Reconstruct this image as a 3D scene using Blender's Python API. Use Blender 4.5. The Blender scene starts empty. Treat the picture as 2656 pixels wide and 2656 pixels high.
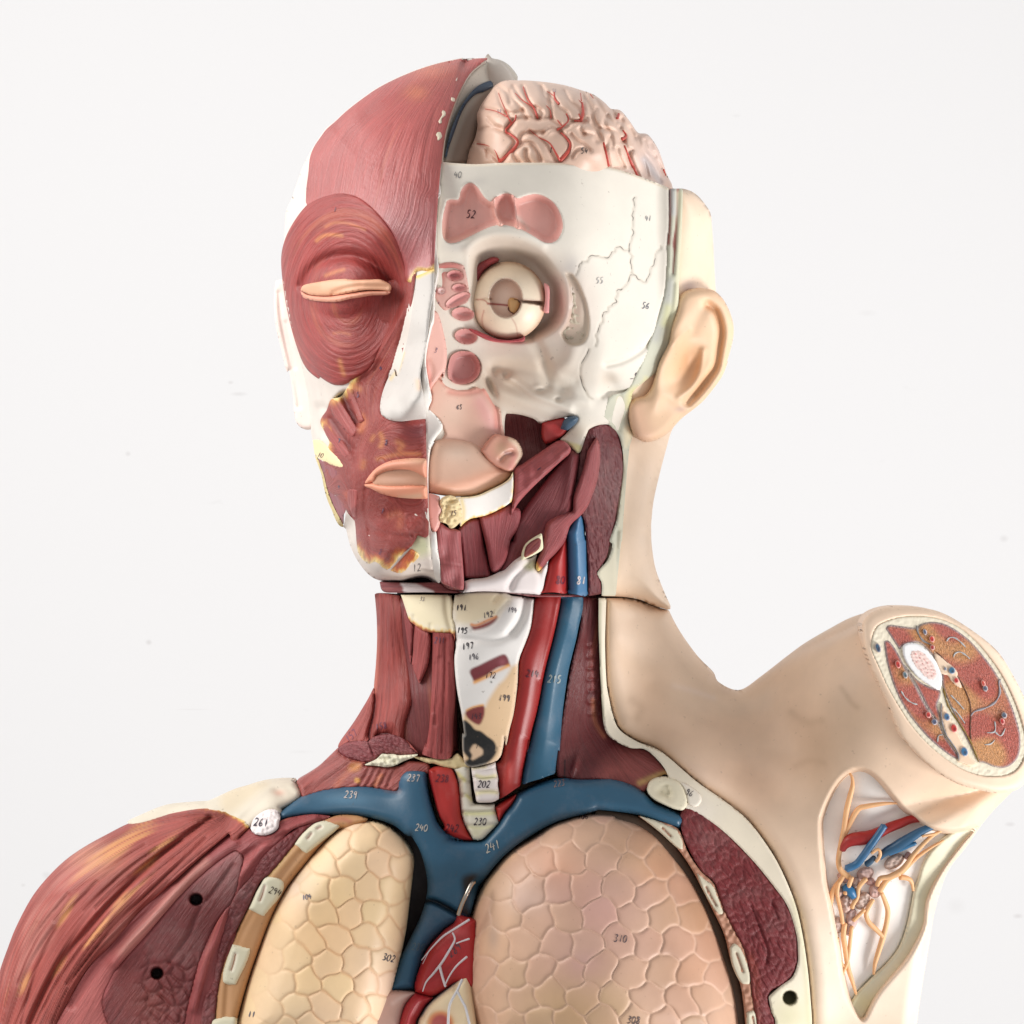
import bpy, math, random
import numpy as np

# ------------------------------------------------------------------ scene, camera, light
scene = bpy.context.scene
S = 0.00018            # metres per photo pixel at the plane of the shoulders
DC = 2.0               # camera distance
DP = DC / S
col = bpy.data.collections.new("Scene"); scene.collection.children.link(col)

cam = bpy.data.objects.new("Camera", bpy.data.cameras.new("Camera"))
col.objects.link(cam)
cam.location = (0, -DC, 0); cam.rotation_euler = (math.pi / 2, 0, 0)
cam.data.sensor_width = 36
cam.data.angle = 2 * math.atan(1328 * S / DC)
cam.data.clip_start = 0.05; cam.data.clip_end = 50
scene.camera = cam
scene.view_settings.view_transform = 'Standard'
scene.view_settings.look = 'None'
scene.view_settings.exposure = 0.0
scene.view_settings.gamma = 1.0
scene.view_settings.use_curve_mapping = False

world = bpy.data.worlds.new("World"); scene.world = world
world.use_nodes = True
bg = world.node_tree.nodes["Background"]
bg.inputs[0].default_value = (1.0, 0.985, 0.98, 1); bg.inputs[1].default_value = 0.55

def area(name, loc, target, size, power, color=(1, 1, 1), sy=None):
    l = bpy.data.lights.new(name, 'AREA'); l.energy = power; l.color = color
    l.shape = 'RECTANGLE'; l.size = size; l.size_y = sy or size
    o = bpy.data.objects.new(name, l); col.objects.link(o); o.location = loc
    from mathutils import Vector
    o.rotation_euler = (Vector(target) - Vector(loc)).to_track_quat('-Z', 'Y').to_euler()
    return o
area("key_softbox", (-1.35, -0.6, 0.72), (-0.05, 0, 0), 0.6, 13.0, (1.0, 0.98, 0.95))
area("side_softbox", (-1.05, 0.15, 0.7), (-0.05, 0, 0.05), 0.8, 9.5, (1.0, 0.99, 0.97))
area("low_softbox", (1.1, -0.3, -0.7), (0.15, 0, -0.15), 0.45, 15.5, (1.0, 0.985, 0.97))
area("rim_softbox", (1.2, 0.28, 0.25), (0.1, 0, 0.05), 0.5, 5.6, (1.0, 0.99, 0.98))
area("wall_fill", (0.0, 0.55, 1.9), (0, 1.3, 0.2), 1.4, 1.6, (0.97, 0.985, 1.0))  # unseen fill, added only to brighten the backdrop wall

# ------------------------------------------------------------------ numeric helpers
f32 = np.float64
TILES = dict(O=(0, 0, 2656 / 1932), X=(0, 0, 1.0))
for k, (x, y, w) in dict(A=(700, 100, 500), B=(1100, 100, 800), C=(700, 500, 500), D=(1100, 500, 500),
        E=(1450, 450, 500), F=(700, 950, 500), G=(1050, 900, 500), H=(1400, 900, 500), I=(850, 1350, 600),
        J=(1250, 1350, 600), K=(600, 1850, 600), L=(0, 2050, 606), M=(550, 2056, 600), N=(1000, 2056, 600),
        Q=(1550, 1950, 706), R=(2156, 1550, 500), S=(2100, 1950, 705.8), U=(1150, 1900, 350),
        V=(1150, 1500, 300)).items():
    TILES[k] = (x, y, w / 1932)

def T(spec):
    """'C 10 20 30 40 D 5 6' -> points in photo pixels; '*' after a pair marks a corner"""
    out = []; t = TILES['X']; buf = []
    for w in spec.split():
        if w in TILES: t = TILES[w]
        elif w == '*': out.append(out[-1])
        else:
            buf.append(float(w))
            if len(buf) == 2:
                out.append((t[0] + buf[0] * t[2], t[1] + buf[1] * t[2])); buf = []
    return np.array(out, f32)

def resample(p, step):
    seg = np.linalg.norm(np.diff(p, axis=0)[:, :3], axis=1); s = np.r_[0, np.cumsum(seg)]
    n = max(2, int(round(s[-1] / step)) + 1); t = np.linspace(0, s[-1], n)
    return np.stack([np.interp(t, s, p[:, i]) for i in range(p.shape[1])], 1)

def crom(P, closed, n=6):
    m = len(P)
    if m < 3: return P if closed else np.array([P[0] + (P[-1] - P[0]) * k / n for k in range(n + 1)])
    idx = lambda i: P[i % m] if closed else P[min(max(i, 0), m - 1)]
    out = []
    for i in range(m if closed else m - 1):
        p0, p1, p2, p3 = idx(i - 1), idx(i), idx(i + 1), idx(i + 2)
        for k in range(n):
            t = k / n
            out.append(0.5 * ((2 * p1) + (-p0 + p2) * t + (2 * p0 - 5 * p1 + 4 * p2 - p3) * t * t + (-p0 + 3 * p1 - 3 * p2 + p3) * t ** 3))
    if not closed: out.append(P[-1])
    return np.array(out)

def spline(p, closed=True, step=6.0):
    """Catmull-Rom; doubled points are corners"""
    if isinstance(p, str): p = T(p)
    cor = []; q = []; i = 0
    while i < len(p):
        c = i + 1 < len(p) and np.allclose(p[i], p[i + 1])
        q.append(p[i])
        if c: cor.append(len(q) - 1); i += 1
        i += 1
    q = np.array(q)
    if not cor:
        r = crom(q, closed)
    elif closed:
        q = np.roll(q, -cor[0], axis=0); cc = [c - cor[0] for c in cor] + [len(q)]
        q2 = np.vstack([q, q[:1]]); parts = []
        for a, b in zip(cc[:-1], cc[1:]): parts.append(crom(q2[a:b + 1], False)[:-1])
        r = np.vstack(parts)
    else:
        cc = sorted(set([0] + cor + [len(q) - 1])); parts = []
        for a, b in zip(cc[:-1], cc[1:]): parts.append(crom(q[a:b + 1], False)[:-1])
        r = np.vstack(parts + [q[-1:]])
    if closed: r = np.vstack([r, r[:1]])
    r = resample(r, step)
    return r[:-1] if closed else r

def segdist(x, y, A, B, near=False):
    """distance to segments, chunked; optionally nearest point"""
    n = len(x); best = np.full(n, 1e9); bx = np.zeros(n); by = np.zeros(n)
    ax, ay = A[:, 0], A[:, 1]; dx, dy = B[:, 0] - ax, B[:, 1] - ay
    L2 = np.maximum(dx * dx + dy * dy, 1e-9)
    ch = max(1, int(3e6 // max(len(A), 1)))
    for i in range(0, n, ch):
        xx = x[i:i + ch, None]; yy = y[i:i + ch, None]
        t = np.clip(((xx - ax) * dx + (yy - ay) * dy) / L2, 0, 1)
        qx = ax + t * dx; qy = ay + t * dy
        d = (xx - qx) ** 2 + (yy - qy) ** 2
        j = d.argmin(1); r = np.arange(len(j))
        best[i:i + ch] = d[r, j]
        if near: bx[i:i + ch] = qx[r, j]; by[i:i + ch] = qy[r, j]
    best = np.sqrt(best)
    return (best, bx, by) if near else best

def inside(x, y, P):
    n = len(x); r = np.zeros(n, bool)
    A = P; B = np.roll(P, -1, axis=0)
    ch = max(1, int(3e6 // len(A)))
    for i in range(0, n, ch):
        xx = x[i:i + ch, None]; yy = y[i:i + ch, None]
        c = (A[:, 1] > yy) != (B[:, 1] > yy)
        den = B[:, 1] - A[:, 1]; den = np.where(den == 0, 1e-9, den)
        xi = (B[:, 0] - A[:, 0]) * (yy - A[:, 1]) / den + A[:, 0]
        r[i:i + ch] = (c & (xx < xi)).sum(1) % 2 == 1
    return r

def sdist(x, y, P, maxd=1e9):
    """signed distance, + inside. far points (outside bbox+maxd) get -maxd"""
    out = np.full(len(x), -1e3)
    m = (x > P[:, 0].min() - maxd) & (x < P[:, 0].max() + maxd) & (y > P[:, 1].min() - maxd) & (y < P[:, 1].max() + maxd)
    if m.any():
        d = segdist(x[m], y[m], P, np.roll(P, -1, axis=0))
        out[m] = np.where(inside(x[m], y[m], P), d, -d)
    return out

def ldist(x, y, L, maxd):
    out = np.full(len(x), 1e3)
    m = (x > L[:, 0].min() - maxd) & (x < L[:, 0].max() + maxd) & (y > L[:, 1].min() - maxd) & (y < L[:, 1].max() + maxd)
    if m.any(): out[m] = segdist(x[m], y[m], L[:-1], L[1:])
    return out

class TPS:
    def __init__(s, pts, vals, reg=1e-6):
        s.P = np.array(pts, float) / 1000; n = len(pts)
        K = s.k(s.P[:, None, 0] - s.P[None, :, 0], s.P[:, None, 1] - s.P[None, :, 1]) + reg * np.eye(n)
        Q = np.c_[np.ones(n), s.P]
        A = np.block([[K, Q], [Q.T, np.zeros((3, 3))]])
        v = np.array(vals, float); v = v.reshape(n, -1)
        s.w = np.linalg.solve(A, np.vstack([v, np.zeros((3, v.shape[1]))]))
    def k(s, dx, dy):
        r2 = dx * dx + dy * dy + 1e-12
        return r2 * np.log(r2)
    def __call__(s, x, y):
        x = np.asarray(x) / 1000; y = np.asarray(y) / 1000; out = []
        for i in range(0, len(x), 40000):
            xx, yy = x[i:i + 40000], y[i:i + 40000]
            K = s.k(xx[:, None] - s.P[:, 0], yy[:, None] - s.P[:, 1])
            out.append(K @ s.w[:-3] + np.c_[np.ones(len(xx)), xx, yy] @ s.w[-3:])
        r = np.vstack(out)
        return r[:, 0] if r.shape[1] == 1 else r

def circ(t):
    t = np.clip(t, 0, 1); return np.sqrt(np.maximum(1 - (1 - t) ** 2, 0))
def sm(t):
    t = np.clip(t, 0, 1); return t * t * (3 - 2 * t)

def lin(c):
    c = np.array(c, float) / 255
    return np.where(c <= 0.04045, c / 12.92, ((c + 0.055) / 1.055) ** 2.4)

def unproj(x, y, d):
    k = S * (DP - d) / DP
    return np.stack([(x - 1328) * k, -d * S, (1328 - y) * k], 1)

# ------------------------------------------------------------------ relief and paint
def relief(x, y, d, ops):
    for o in ops:
        if callable(o): d = o(x, y, d); continue
        k = o[0]
        if k == 'g':
            L = spline(o[1], False, 8); w = o[2]
            q = ldist(x, y, L, 3 * w); d = d - o[3] * np.exp(-(q / w) ** 2)
        elif k == 'b':
            _, cx, cy, rx, ry, h = o[:6]; a = math.radians(o[6]) if len(o) > 6 else 0
            u = (x - cx) * math.cos(a) + (y - cy) * math.sin(a); v = -(x - cx) * math.sin(a) + (y - cy) * math.cos(a)
            d = d + h * np.exp(-((u / rx) ** 2 + (v / ry) ** 2))
        elif k == 'pit':
            P = spline(o[1]); q = sdist(x, y, P, o[3] + 10)
            d = d - o[2] * sm(q / o[3])
        elif k == 'noise':
            _, sc, amp, seed = o; rs = np.random.RandomState(seed); a = 0
            for j in range(10):
                th = rs.rand() * 6.28; f = (0.6 + rs.rand()) / sc
                a = a + np.sin((x * math.cos(th) + y * math.sin(th)) * f * 6.28 + rs.rand() * 6.28)
            d = d + amp * a / 3
    return d

def ell(cx, cy, rx, ry, a=0, n=28):
    t = np.linspace(0, 2 * math.pi, n, endpoint=False); a = math.radians(a)
    return np.stack([cx + rx * np.cos(t) * math.cos(a) - ry * np.sin(t) * math.sin(a),
                     cy + rx * np.cos(t) * math.sin(a) + ry * np.sin(t) * math.cos(a)], 1)
def TE(tile, cx, cy, rx, ry, a=0):
    t = TILES[tile]; return ell(t[0] + cx * t[2], t[1] + cy * t[2], rx * t[2], ry * t[2], a)

def painted(x, y, base, ops):
    c = np.tile(lin(base), (len(x), 1))
    for o in ops:
        if callable(o): c = o(x, y, c); continue
        if o[0] == 'p':
            P = spline(o[1]); soft = o[3] if len(o) > 3 else 3
            q = sdist(x, y, P, soft + 5); a = np.clip(q / soft * 0.5 + 0.5, 0, 1)[:, None] * (o[4] if len(o) > 4 else 1)
            c = c * (1 - a) + lin(o[2]) * a
        elif o[0] == 's':
            L = spline(o[1], False, 6); w = o[2]; q = ldist(x, y, L, 3 * w)
            a = (np.exp(-(q / w) ** 2) * (o[4] if len(o) > 4 else 1))[:, None]
            c = c * (1 - a) + lin(o[3]) * a
        elif o[0] == 'd':
            _, cx, cy, rx, ry, cc, al = o[:7]
            a = (al * np.exp(-(((x - cx) / rx) ** 2 + ((y - cy) / ry) ** 2)))[:, None]
            c = c * (1 - a) + lin(cc) * a
        elif o[0] == 'r':   # ramp over signed distance to a polygon (or one-sided line)
            P = spline(o[1]); st = o[2]; q = sdist(x, y, P, 60)
            rs = np.random.RandomState(3)
            if len(o) > 3: q = q + o[3] * (np.sin(x * .31 + y * .17) + np.sin(x * .11 - y * .23 + 1) + .7 * np.sin(x * .6 + 2)) / 2
            ks = [s[0] for s in st]
            cc = np.stack([np.interp(q, ks, [lin(s[1])[i] for s in st]) for i in range(3)], 1)
            al = np.interp(q, ks, [s[2] for s in st])[:, None]
            c = c * (1 - al) + cc * al
    return c

# handwriting: strokes of the figures in a unit box (x right, y down)
GL = {'0': [[(.5, 0), (.15, .25), (.1, .7), (.4, 1), (.75, .8), (.8, .3), (.5, 0)]],
      '1': [[(.52, 0), (.5, 1)]],
      '2': [[(.15, .2), (.45, 0), (.75, .2), (.6, .55), (.1, 1), (.45, .93), (.9, 1)]],
      '3': [[(.15, .1), (.6, 0), (.7, .25), (.35, .45), (.7, .6), (.65, .9), (.1, .98)]],
      '4': [[(.35, 0), (.08, .58)], [(.08, .58), (.95, .52)], [(.72, .2), (.62, 1)]],
      '5': [[(.8, 0), (.3, .02), (.25, .42), (.65, .45), (.7, .8), (.4, 1), (.1, .92)]],
      '6': [[(.65, 0), (.25, .4), (.15, .8), (.45, 1), (.75, .8), (.6, .55), (.2, .7)]],
      '7': [[(.1, .08), (.8, 0)], [(.8, 0), (.45, 1)]],
      '8': [[(.7, .15), (.4, 0), (.2, .2), (.65, .6), (.7, .85), (.4, 1), (.15, .8), (.6, .45), (.7, .15)]],
      '9': [[(.7, .1), (.35, 0), (.15, .3), (.45, .45), (.7, .1), (.6, 1)]],
      '.': [[(.1, .95), (.2, 1)]], '-': [[(.0, .95), (.9, .9)]], 'v': [[(.1, 0), (.45, .9), (.85, 0)]],
      'A': [[(0, 1), (.45, 0), (.9, 1)], [(.2, .6), (.75, .6)]], 'i': [[(.4, .1), (.35, 1)]]}

def text_strokes(spec):
    tile, cx, cy, s, h, colr = spec[:6]; ang = spec[6] if len(spec) > 6 else 0; w = spec[7] if len(spec) > 7 else 2.6
    t = TILES[tile]; cx = t[0] + cx * t[2]; cy = t[1] + cy * t[2]; h = h * t[2]
    out = []; adv = 0.62 * h; a = math.radians(ang); n = len(s)
    for i, ch in enumerate(s):
        for st in GL.get(ch, []):
            p = np.array(st, float); p = p - .5
            px = p[:, 0] * h * .6 + (i - (n - 1) / 2) * adv - p[:, 1] * h * .15
            py = p[:, 1] * h
            q = np.stack([cx + px * math.cos(a) - py * math.sin(a), cy + px * math.sin(a) + py * math.cos(a)], 1)
            out.append((q, w, colr, 0.0))
    return out

# ------------------------------------------------------------------ mesh building
def make_mesh(name, V, F, C, FB, mat, parent=None, smooth=True):
    me = bpy.data.meshes.new(name)
    V = np.ascontiguousarray(V, np.float32); F = np.ascontiguousarray(F, np.int32)
    me.vertices.add(len(V)); me.vertices.foreach_set('co', V.ravel())
    me.loops.add(F.size); me.loops.foreach_set('vertex_index', F.ravel())
    me.polygons.add(len(F)); me.polygons.foreach_set('loop_start', np.arange(0, F.size, F.shape[1], dtype=np.int32))
    me.polygons.foreach_set('loop_total', np.full(len(F), F.shape[1], np.int32))
    me.polygons.foreach_set('use_smooth', np.full(len(F), smooth, bool))
    me.update(calc_edges=True)
    a = me.attributes.new('Col', 'FLOAT_COLOR', 'POINT')
    a.data.foreach_set('color', np.ascontiguousarray(np.c_[C, np.ones(len(C))], np.float32).ravel())
    a = me.attributes.new('fib', 'FLOAT_VECTOR', 'POINT')
    a.data.foreach_set('vector', np.ascontiguousarray(FB, np.float32).ravel())
    me.materials.append(mat); me.validate()
    o = bpy.data.objects.new(name, me); col.objects.link(o)
    if parent: o.parent = parent
    return o

def smooth_line(p, step):
    return resample(crom(np.array(p, float), False), step) if len(p) > 2 else resample(np.array(p, float), step)

def ribbons(strokes, dfn):
    """raised ribbons following a relief: (points, width, colour, lift)"""
    Vs, Fs, Cs = [], [], []; n = 0
    for st in strokes:
        p, w, c, lift = st[:4]
        if isinstance(p, str): p = T(p)
        q = smooth_line(p, 2.6 if np.max(w) < 5 else 4)
        m = len(q); t = np.gradient(q, axis=0); t /= np.maximum(np.hypot(t[:, 0], t[:, 1]), 1e-9)[:, None]
        nn = np.stack([-t[:, 1], t[:, 0]], 1)
        s = np.linspace(0, 1, m)
        ww = (w if np.isscalar(w) else np.interp(s, np.linspace(0, 1, len(w)), w))
        taper = np.minimum(1, np.minimum(s, 1 - s) * m / 2 + .35)
        ww = (ww * taper * (0.85 + 0.3 * np.sin(np.arange(m) * .7 + n)))
        prof = [(-.5, 0), (-.25, .8), (0, 1), (.25, .8), (.5, 0)] if lift else [(-.5, 0), (.5, 0)]
        k = len(prof)
        for u, z in prof:
            pp = q + nn * (ww * u)[:, None]
            d = dfn(pp[:, 0], pp[:, 1]) + 1.5 + lift * z * taper - (2.0 if (lift and z == 0) else 0)
            Vs.append((pp, d))
        for j in range(k - 1):
            a = n + j * m + np.arange(m - 1); b = a + m
            Fs.append(np.stack([a, b, b + 1], 1)); Fs.append(np.stack([a, b + 1, a + 1], 1))
        Cs.append(np.tile(lin(c), (m * k, 1))); n += m * k
    P = np.vstack([v[0] for v in Vs]); D = np.concatenate([v[1] for v in Vs])
    return unproj(P[:, 0], P[:, 1], D), np.vstack(Fs), np.vstack(Cs)

def part(name, poly, dfun, base, mat, parent=None, h=4.0, off=0, thick=40, bevel=6, bh=None, ops=(), paint=(),
         fib=None, strokes=(), texts=(), back=None, roundback=None, ends=None, label=None):
    P = spline(poly)
    PA, PB = P, np.roll(P, -1, axis=0)
    if ends is not None:      # square-cut ends keep their full section
        mid = (PA + PB) / 2; k_ = np.ones(len(P), bool)
        for (a_, b_) in ends: k_ &= segdist(mid[:, 0], mid[:, 1], np.array([a_]), np.array([b_])) > 9
        PA, PB = PA[k_], PB[k_]
    bh = bevel if bh is None else bh
    x0, y0 = P.min(0) - h * 1.3; x1, y1 = P.max(0) + h * 1.3
    nx = int((x1 - x0) / h) + 2; ny = int((y1 - y0) / h) + 2
    gx, gy = np.meshgrid(x0 + np.arange(nx) * h, y0 + np.arange(ny) * h)
    x = gx.ravel().copy(); y = gy.ravel().copy()
    A, B = P, np.roll(P, -1, axis=0)
    dd, bx, by = segdist(x, y, A, B, True)
    ins = inside(x, y, P); sd = np.where(ins, dd, -dd)
    snap = np.abs(sd) < 0.71 * h
    x[snap] = bx[snap]; y[snap] = by[snap]; sd[snap] = 0
    keep = sd >= 0
    i = (np.arange(ny - 1)[:, None] * nx + np.arange(nx - 1)).ravel()
    q = np.stack([i, i + 1, i + nx + 1, i + nx], 1)
    T1 = np.vstack([q[:, [0, 3, 2]], q[:, [0, 2, 1]]])
    T1 = T1[keep[T1].all(1)]
    e1 = np.stack([x[T1[:, 1]] - x[T1[:, 0]], y[T1[:, 1]] - y[T1[:, 0]]]); e2 = np.stack([x[T1[:, 2]] - x[T1[:, 0]], y[T1[:, 2]] - y[T1[:, 0]]])
    ar = e1[0] * e2[1] - e1[1] * e2[0]
    T1 = T1[np.abs(ar) > 1e-3 * h * h]
    # all-snapped triangles whose centre lies outside are bridges across a notch
    cs = snap[T1].all(1)
    if cs.any():
        cxx = x[T1[cs]].mean(1); cyy = y[T1[cs]].mean(1); inn = sdist(cxx, cyy, P) > -0.35 * h
        kk = np.ones(len(T1), bool); kk[np.where(cs)[0][~inn]] = False; T1 = T1[kk]
    used = np.unique(T1); rm = np.full(len(x), -1); rm[used] = np.arange(len(used))
    T1 = rm[T1]; x = x[used]; y = y[used]; sd = sd[used]
    def depth(xx, yy, s=None):
        if s is None:
            s = np.maximum(sdist(xx, yy, P), 0)
        d = dfun(xx, yy) + off
        d = relief(xx, yy, d, ops)
        if bevel: d = d - bh * (1 - circ((s if ends is None else segdist(xx, yy, PA, PB)) / bevel))
        return d
    d = depth(x, y, sd)
    c = painted(x, y, base, paint)
    V = unproj(x, y, d); n = len(V)
    E = np.vstack([T1[:, [0, 1]], T1[:, [1, 2]], T1[:, [2, 0]]])
    key = np.minimum(E[:, 0], E[:, 1]).astype(np.int64) * n + np.maximum(E[:, 0], E[:, 1])
    u, inv, cnt = np.unique(key, return_inverse=True, return_counts=True)
    be = E[cnt[inv] == 1]
    bv = np.unique(be); bm = np.full(n, -1); bm[bv] = np.arange(len(bv))
    if roundback is not None:
        bd, br = roundback
        db = np.minimum(bd - br[1] * circ(sd / br[0]), d - 3)
    else:
        db = (d - thick) if back is None else np.minimum(np.full(n, float(back)), d - 4)
    # back vertices keep the same world x,z as the front ones so the wall runs straight back
    Vb = V.copy(); Vb[:, 1] = -db * S
    V2 = np.vstack([V, V[bv], Vb[bv], Vb])
    a, b = bm[be[:, 0]] + n, bm[be[:, 1]] + n; m = len(bv)
    W = np.vstack([np.stack([b, a, a + m], 1), np.stack([b, a + m, b + m], 1)])
    Bk = T1[:, ::-1] + n + 2 * m
    F = np.vstack([T1, W, Bk])
    C2 = np.vstack([c, c[bv], c[bv], c])
    fb = fib(x, y) if fib is not None else np.stack([x, y, x * 0], 1)
    FB = np.vstack([fb, fb[bv], fb[bv], fb])
    st = list(strokes)
    for t in texts: st += text_strokes(t)
    if st:
        RV, RF, RC = ribbons(st, lambda a_, b_: depth(a_, b_))
        FB = np.vstack([FB, np.zeros((len(RV), 3)) + 0.5]); F = np.vstack([F, RF + len(V2)])
        V2 = np.vstack([V2, RV]); C2 = np.vstack([C2, RC])
    # winding: photo y runs down, so front triangles need checking once
    o = make_mesh(name, V2, F, C2, FB, mat, parent)
    if label: o['label'] = label
    return o

def tube(name, pts, rad, dep, colr, mat, parent=None, n=12, flat=1.0, paint=None, step=5, dfun=None):
    """real round tube; pts photo px, dep depth (px) per point or function"""
    p = T(pts) if isinstance(pts, str) else np.array(pts, float)
    m0 = len(p); t0 = np.linspace(0, 1, m0)
    R = np.full(m0, rad) if np.isscalar(rad) else np.interp(t0, np.linspace(0, 1, len(rad)), rad)
    if np.isscalar(dep): D = np.full(m0, float(dep))
    else: D = np.interp(t0, np.linspace(0, 1, len(dep)), dep)
    if dfun is not None: D = D + dfun(p[:, 0], p[:, 1])
    q = crom(np.c_[p, D, R], False, 8) if m0 > 2 else np.c_[p, D, R]
    q = resample(q, step)
    W = unproj(q[:, 0], q[:, 1], q[:, 2]); r = q[:, 3] * S
    t = np.gradient(W, axis=0); t /= np.linalg.norm(t, axis=1)[:, None]
    up = np.array([0, -1.0, 0]); s = np.cross(t, up); s /= np.maximum(np.linalg.norm(s, axis=1), 1e-9)[:, None]
    b = np.cross(s, t)
    m = len(W); th = np.linspace(0, 2 * math.pi, n, endpoint=False)
    V = (W[:, None] + s[:, None] * (np.cos(th)[None, :, None] * r[:, None, None]) + b[:, None] * (flat * np.sin(th)[None, :, None] * r[:, None, None])).reshape(-1, 3)
    i = np.arange(m - 1)[:, None] * n; j = np.arange(n)[None]; j2 = (j + 1) % n
    a, bb, c, d = (i + j).ravel(), (i + j2).ravel(), (i + n + j2).ravel(), (i + n + j).ravel()
    F = [np.stack([a, bb, c], 1), np.stack([a, c, d], 1)]
    V = np.vstack([V, W[0] - t[0] * r[0] * .5, W[-1] + t[-1] * r[-1] * .5]); e0 = m * n; e1 = e0 + 1
    k = np.arange(n); k2 = (k + 1) % n
    F.append(np.stack([k2, k, np.full(n, e0)], 1)); F.append(np.stack([k + (m - 1) * n, k2 + (m - 1) * n, np.full(n, e1)], 1))
    F = np.vstack(F)
    C = np.tile(lin(colr), (len(V), 1))
    ff = np.zeros((len(V), 3)); ff[:m * n, 0] = np.tile(th * 10, m); ff[:m * n, 1] = np.repeat(np.arange(m) * step * .05, n)
    return make_mesh(name, V, F, C, ff, mat, parent)

# fibre coordinates
def straight(ang, k=0.05):
    a = math.radians(ang)     # direction of the fibres, degrees, photo axes (y down)
    return lambda x, y: np.stack([-x * math.sin(a) + y * math.cos(a), (x * math.cos(a) + y * math.sin(a)) * k, x * 0], 1)
def guides(lines, k=0.05):
    """lines: [(value, spec)], fibres run along them; value = across coordinate in px"""
    pts, vals = [], []
    for v, sp in lines:
        L = spline(T(sp), False, 60); s = np.r_[0, np.cumsum(np.hypot(*np.diff(L, axis=0).T))]
        for q, ss in zip(L, s): pts.append(q); vals.append((v, ss))
    t = TPS(pts, vals, 1e-4)
    def f(x, y):
        r = t(x, y); return np.stack([r[:, 0], r[:, 1] * k, x * 0], 1)
    return f
def rings(cx, cy, asp=1.0, k=0.05):
    def f(x, y):
        dx, dy = x - cx, (y - cy) * asp; r = np.hypot(dx, dy) + 1e-6
        return np.stack([r, dx / r * 12, dy / r * 12], 1)
    return f

def strands(f, amp, per=13.0, seed=1):
    """moulded fibre bundles: narrow grooves running along the fibre coordinate"""
    rs = np.random.RandomState(seed); T0 = rs.rand(64, 2)
    def prof(v):
        i = np.floor(v).astype(int); t = v - i
        return 1 - np.abs(2 * t - 1) ** 3, T0[i % 64]
    def op(x, y, d):
        q = f(x, y); v, u = q[:, 0], q[:, 1]
        w = v + 2.2 * np.sin(u * .35 + v * .02) + 1.5 * np.sin(u * .9 + v * .05 + seed)
        a, r1 = prof(w / per + 100); b, r2 = prof(w / (per * .43) + 31.7)
        m1 = .5 + .5 * np.sin(u * (.25 + .3 * r1[:, 0]) + r1[:, 1] * 6.3); m2 = .5 + .5 * np.sin(u * (.5 + .5 * r2[:, 0]) + r2[:, 1] * 6.3)
        return d + amp * (a * (.35 + .65 * m1) + .45 * b * m2) - amp
    return op
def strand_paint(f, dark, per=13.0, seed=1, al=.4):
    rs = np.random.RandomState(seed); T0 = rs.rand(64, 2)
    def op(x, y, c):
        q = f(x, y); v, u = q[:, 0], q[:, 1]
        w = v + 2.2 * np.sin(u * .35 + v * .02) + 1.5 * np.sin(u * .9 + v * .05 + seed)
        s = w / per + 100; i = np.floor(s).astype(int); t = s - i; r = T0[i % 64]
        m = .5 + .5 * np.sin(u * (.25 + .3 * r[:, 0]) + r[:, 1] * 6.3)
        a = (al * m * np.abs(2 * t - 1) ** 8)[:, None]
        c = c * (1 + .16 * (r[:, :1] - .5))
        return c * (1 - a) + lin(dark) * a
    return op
def patchy(f, spots, colr, al=.7, w=13.0, seed=2):
    H = np.random.RandomState(seed).rand(512)
    def op(x, y, c):
        q = f(x, y); v, u = q[:, 0], q[:, 1]; m = np.zeros(len(x))
        for cx, cy, rx, ry, a in spots:
            ca, sa = math.cos(math.radians(a)), math.sin(math.radians(a)); p = (x - cx) * ca + (y - cy) * sa; r = -(x - cx) * sa + (y - cy) * ca
            m = np.maximum(m, np.exp(-(p / rx) ** 2 - (r / ry) ** 2))
        s = v / w + 200; i = np.floor(s).astype(int); t = s - i; h = H[i % 512]
        k = sm(1.6 * m - 1.1 * h + .25 * np.sin(u * 1.7 + h * 40)) * sm((1 - np.abs(2 * t - 1)) * 3) * al
        return c * (1 - k[:, None]) + lin(colr) * k[:, None]
    return op
def facets(size, seed, amp, ang=0, stretch=1.8, line=(168, 100, 96), al=.25, mask=None):
    """cut muscle: elongated bundles seen end on"""
    rs = np.random.RandomState(seed); ca, sa = math.cos(math.radians(ang)), math.sin(math.radians(ang)); H = rs.rand(4096, 3)
    cache = {}
    def ev(x, y):
        k = (len(x), float(x[0]), float(y[-1]))
        if k in cache: return cache[k]
        u = (x * ca + y * sa) / (size * stretch) + .25 * np.sin(y * .06) ; v = (-x * sa + y * ca) / size + .25 * np.sin(x * .05)
        iu, iv = np.floor(u).astype(int), np.floor(v).astype(int); D = []
        for a in (-1, 0, 1):
            for b in (-1, 0, 1):
                h = H[((iu + a) * 73 + (iv + b) * 179) % 4096]; D.append(np.hypot(iu + a + h[:, 0] - u, iv + b + h[:, 1] - v))
        D = np.sort(np.array(D), 0); e = (D[1] - D[0]); g = H[(iu * 31 + iv * 17) % 4096][:, 2]
        cache[k] = (e, g); return e, g
    def rel(x, y, d):
        e, g = ev(x, y); w = 1 if mask is None else mask(x, y)
        return d + w * amp * (sm(e / .35) - 1)
    def pnt(x, y, c):
        e, g = ev(x, y); w = 1 if mask is None else mask(x, y)
        c = c * (1 + .14 * (g[:, None] - .5)); a = (w * al * np.exp(-(e / .09) ** 2) * (g > .35))[:, None]
        return c * (1 - a) + lin(line) * a
    return rel, pnt

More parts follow.
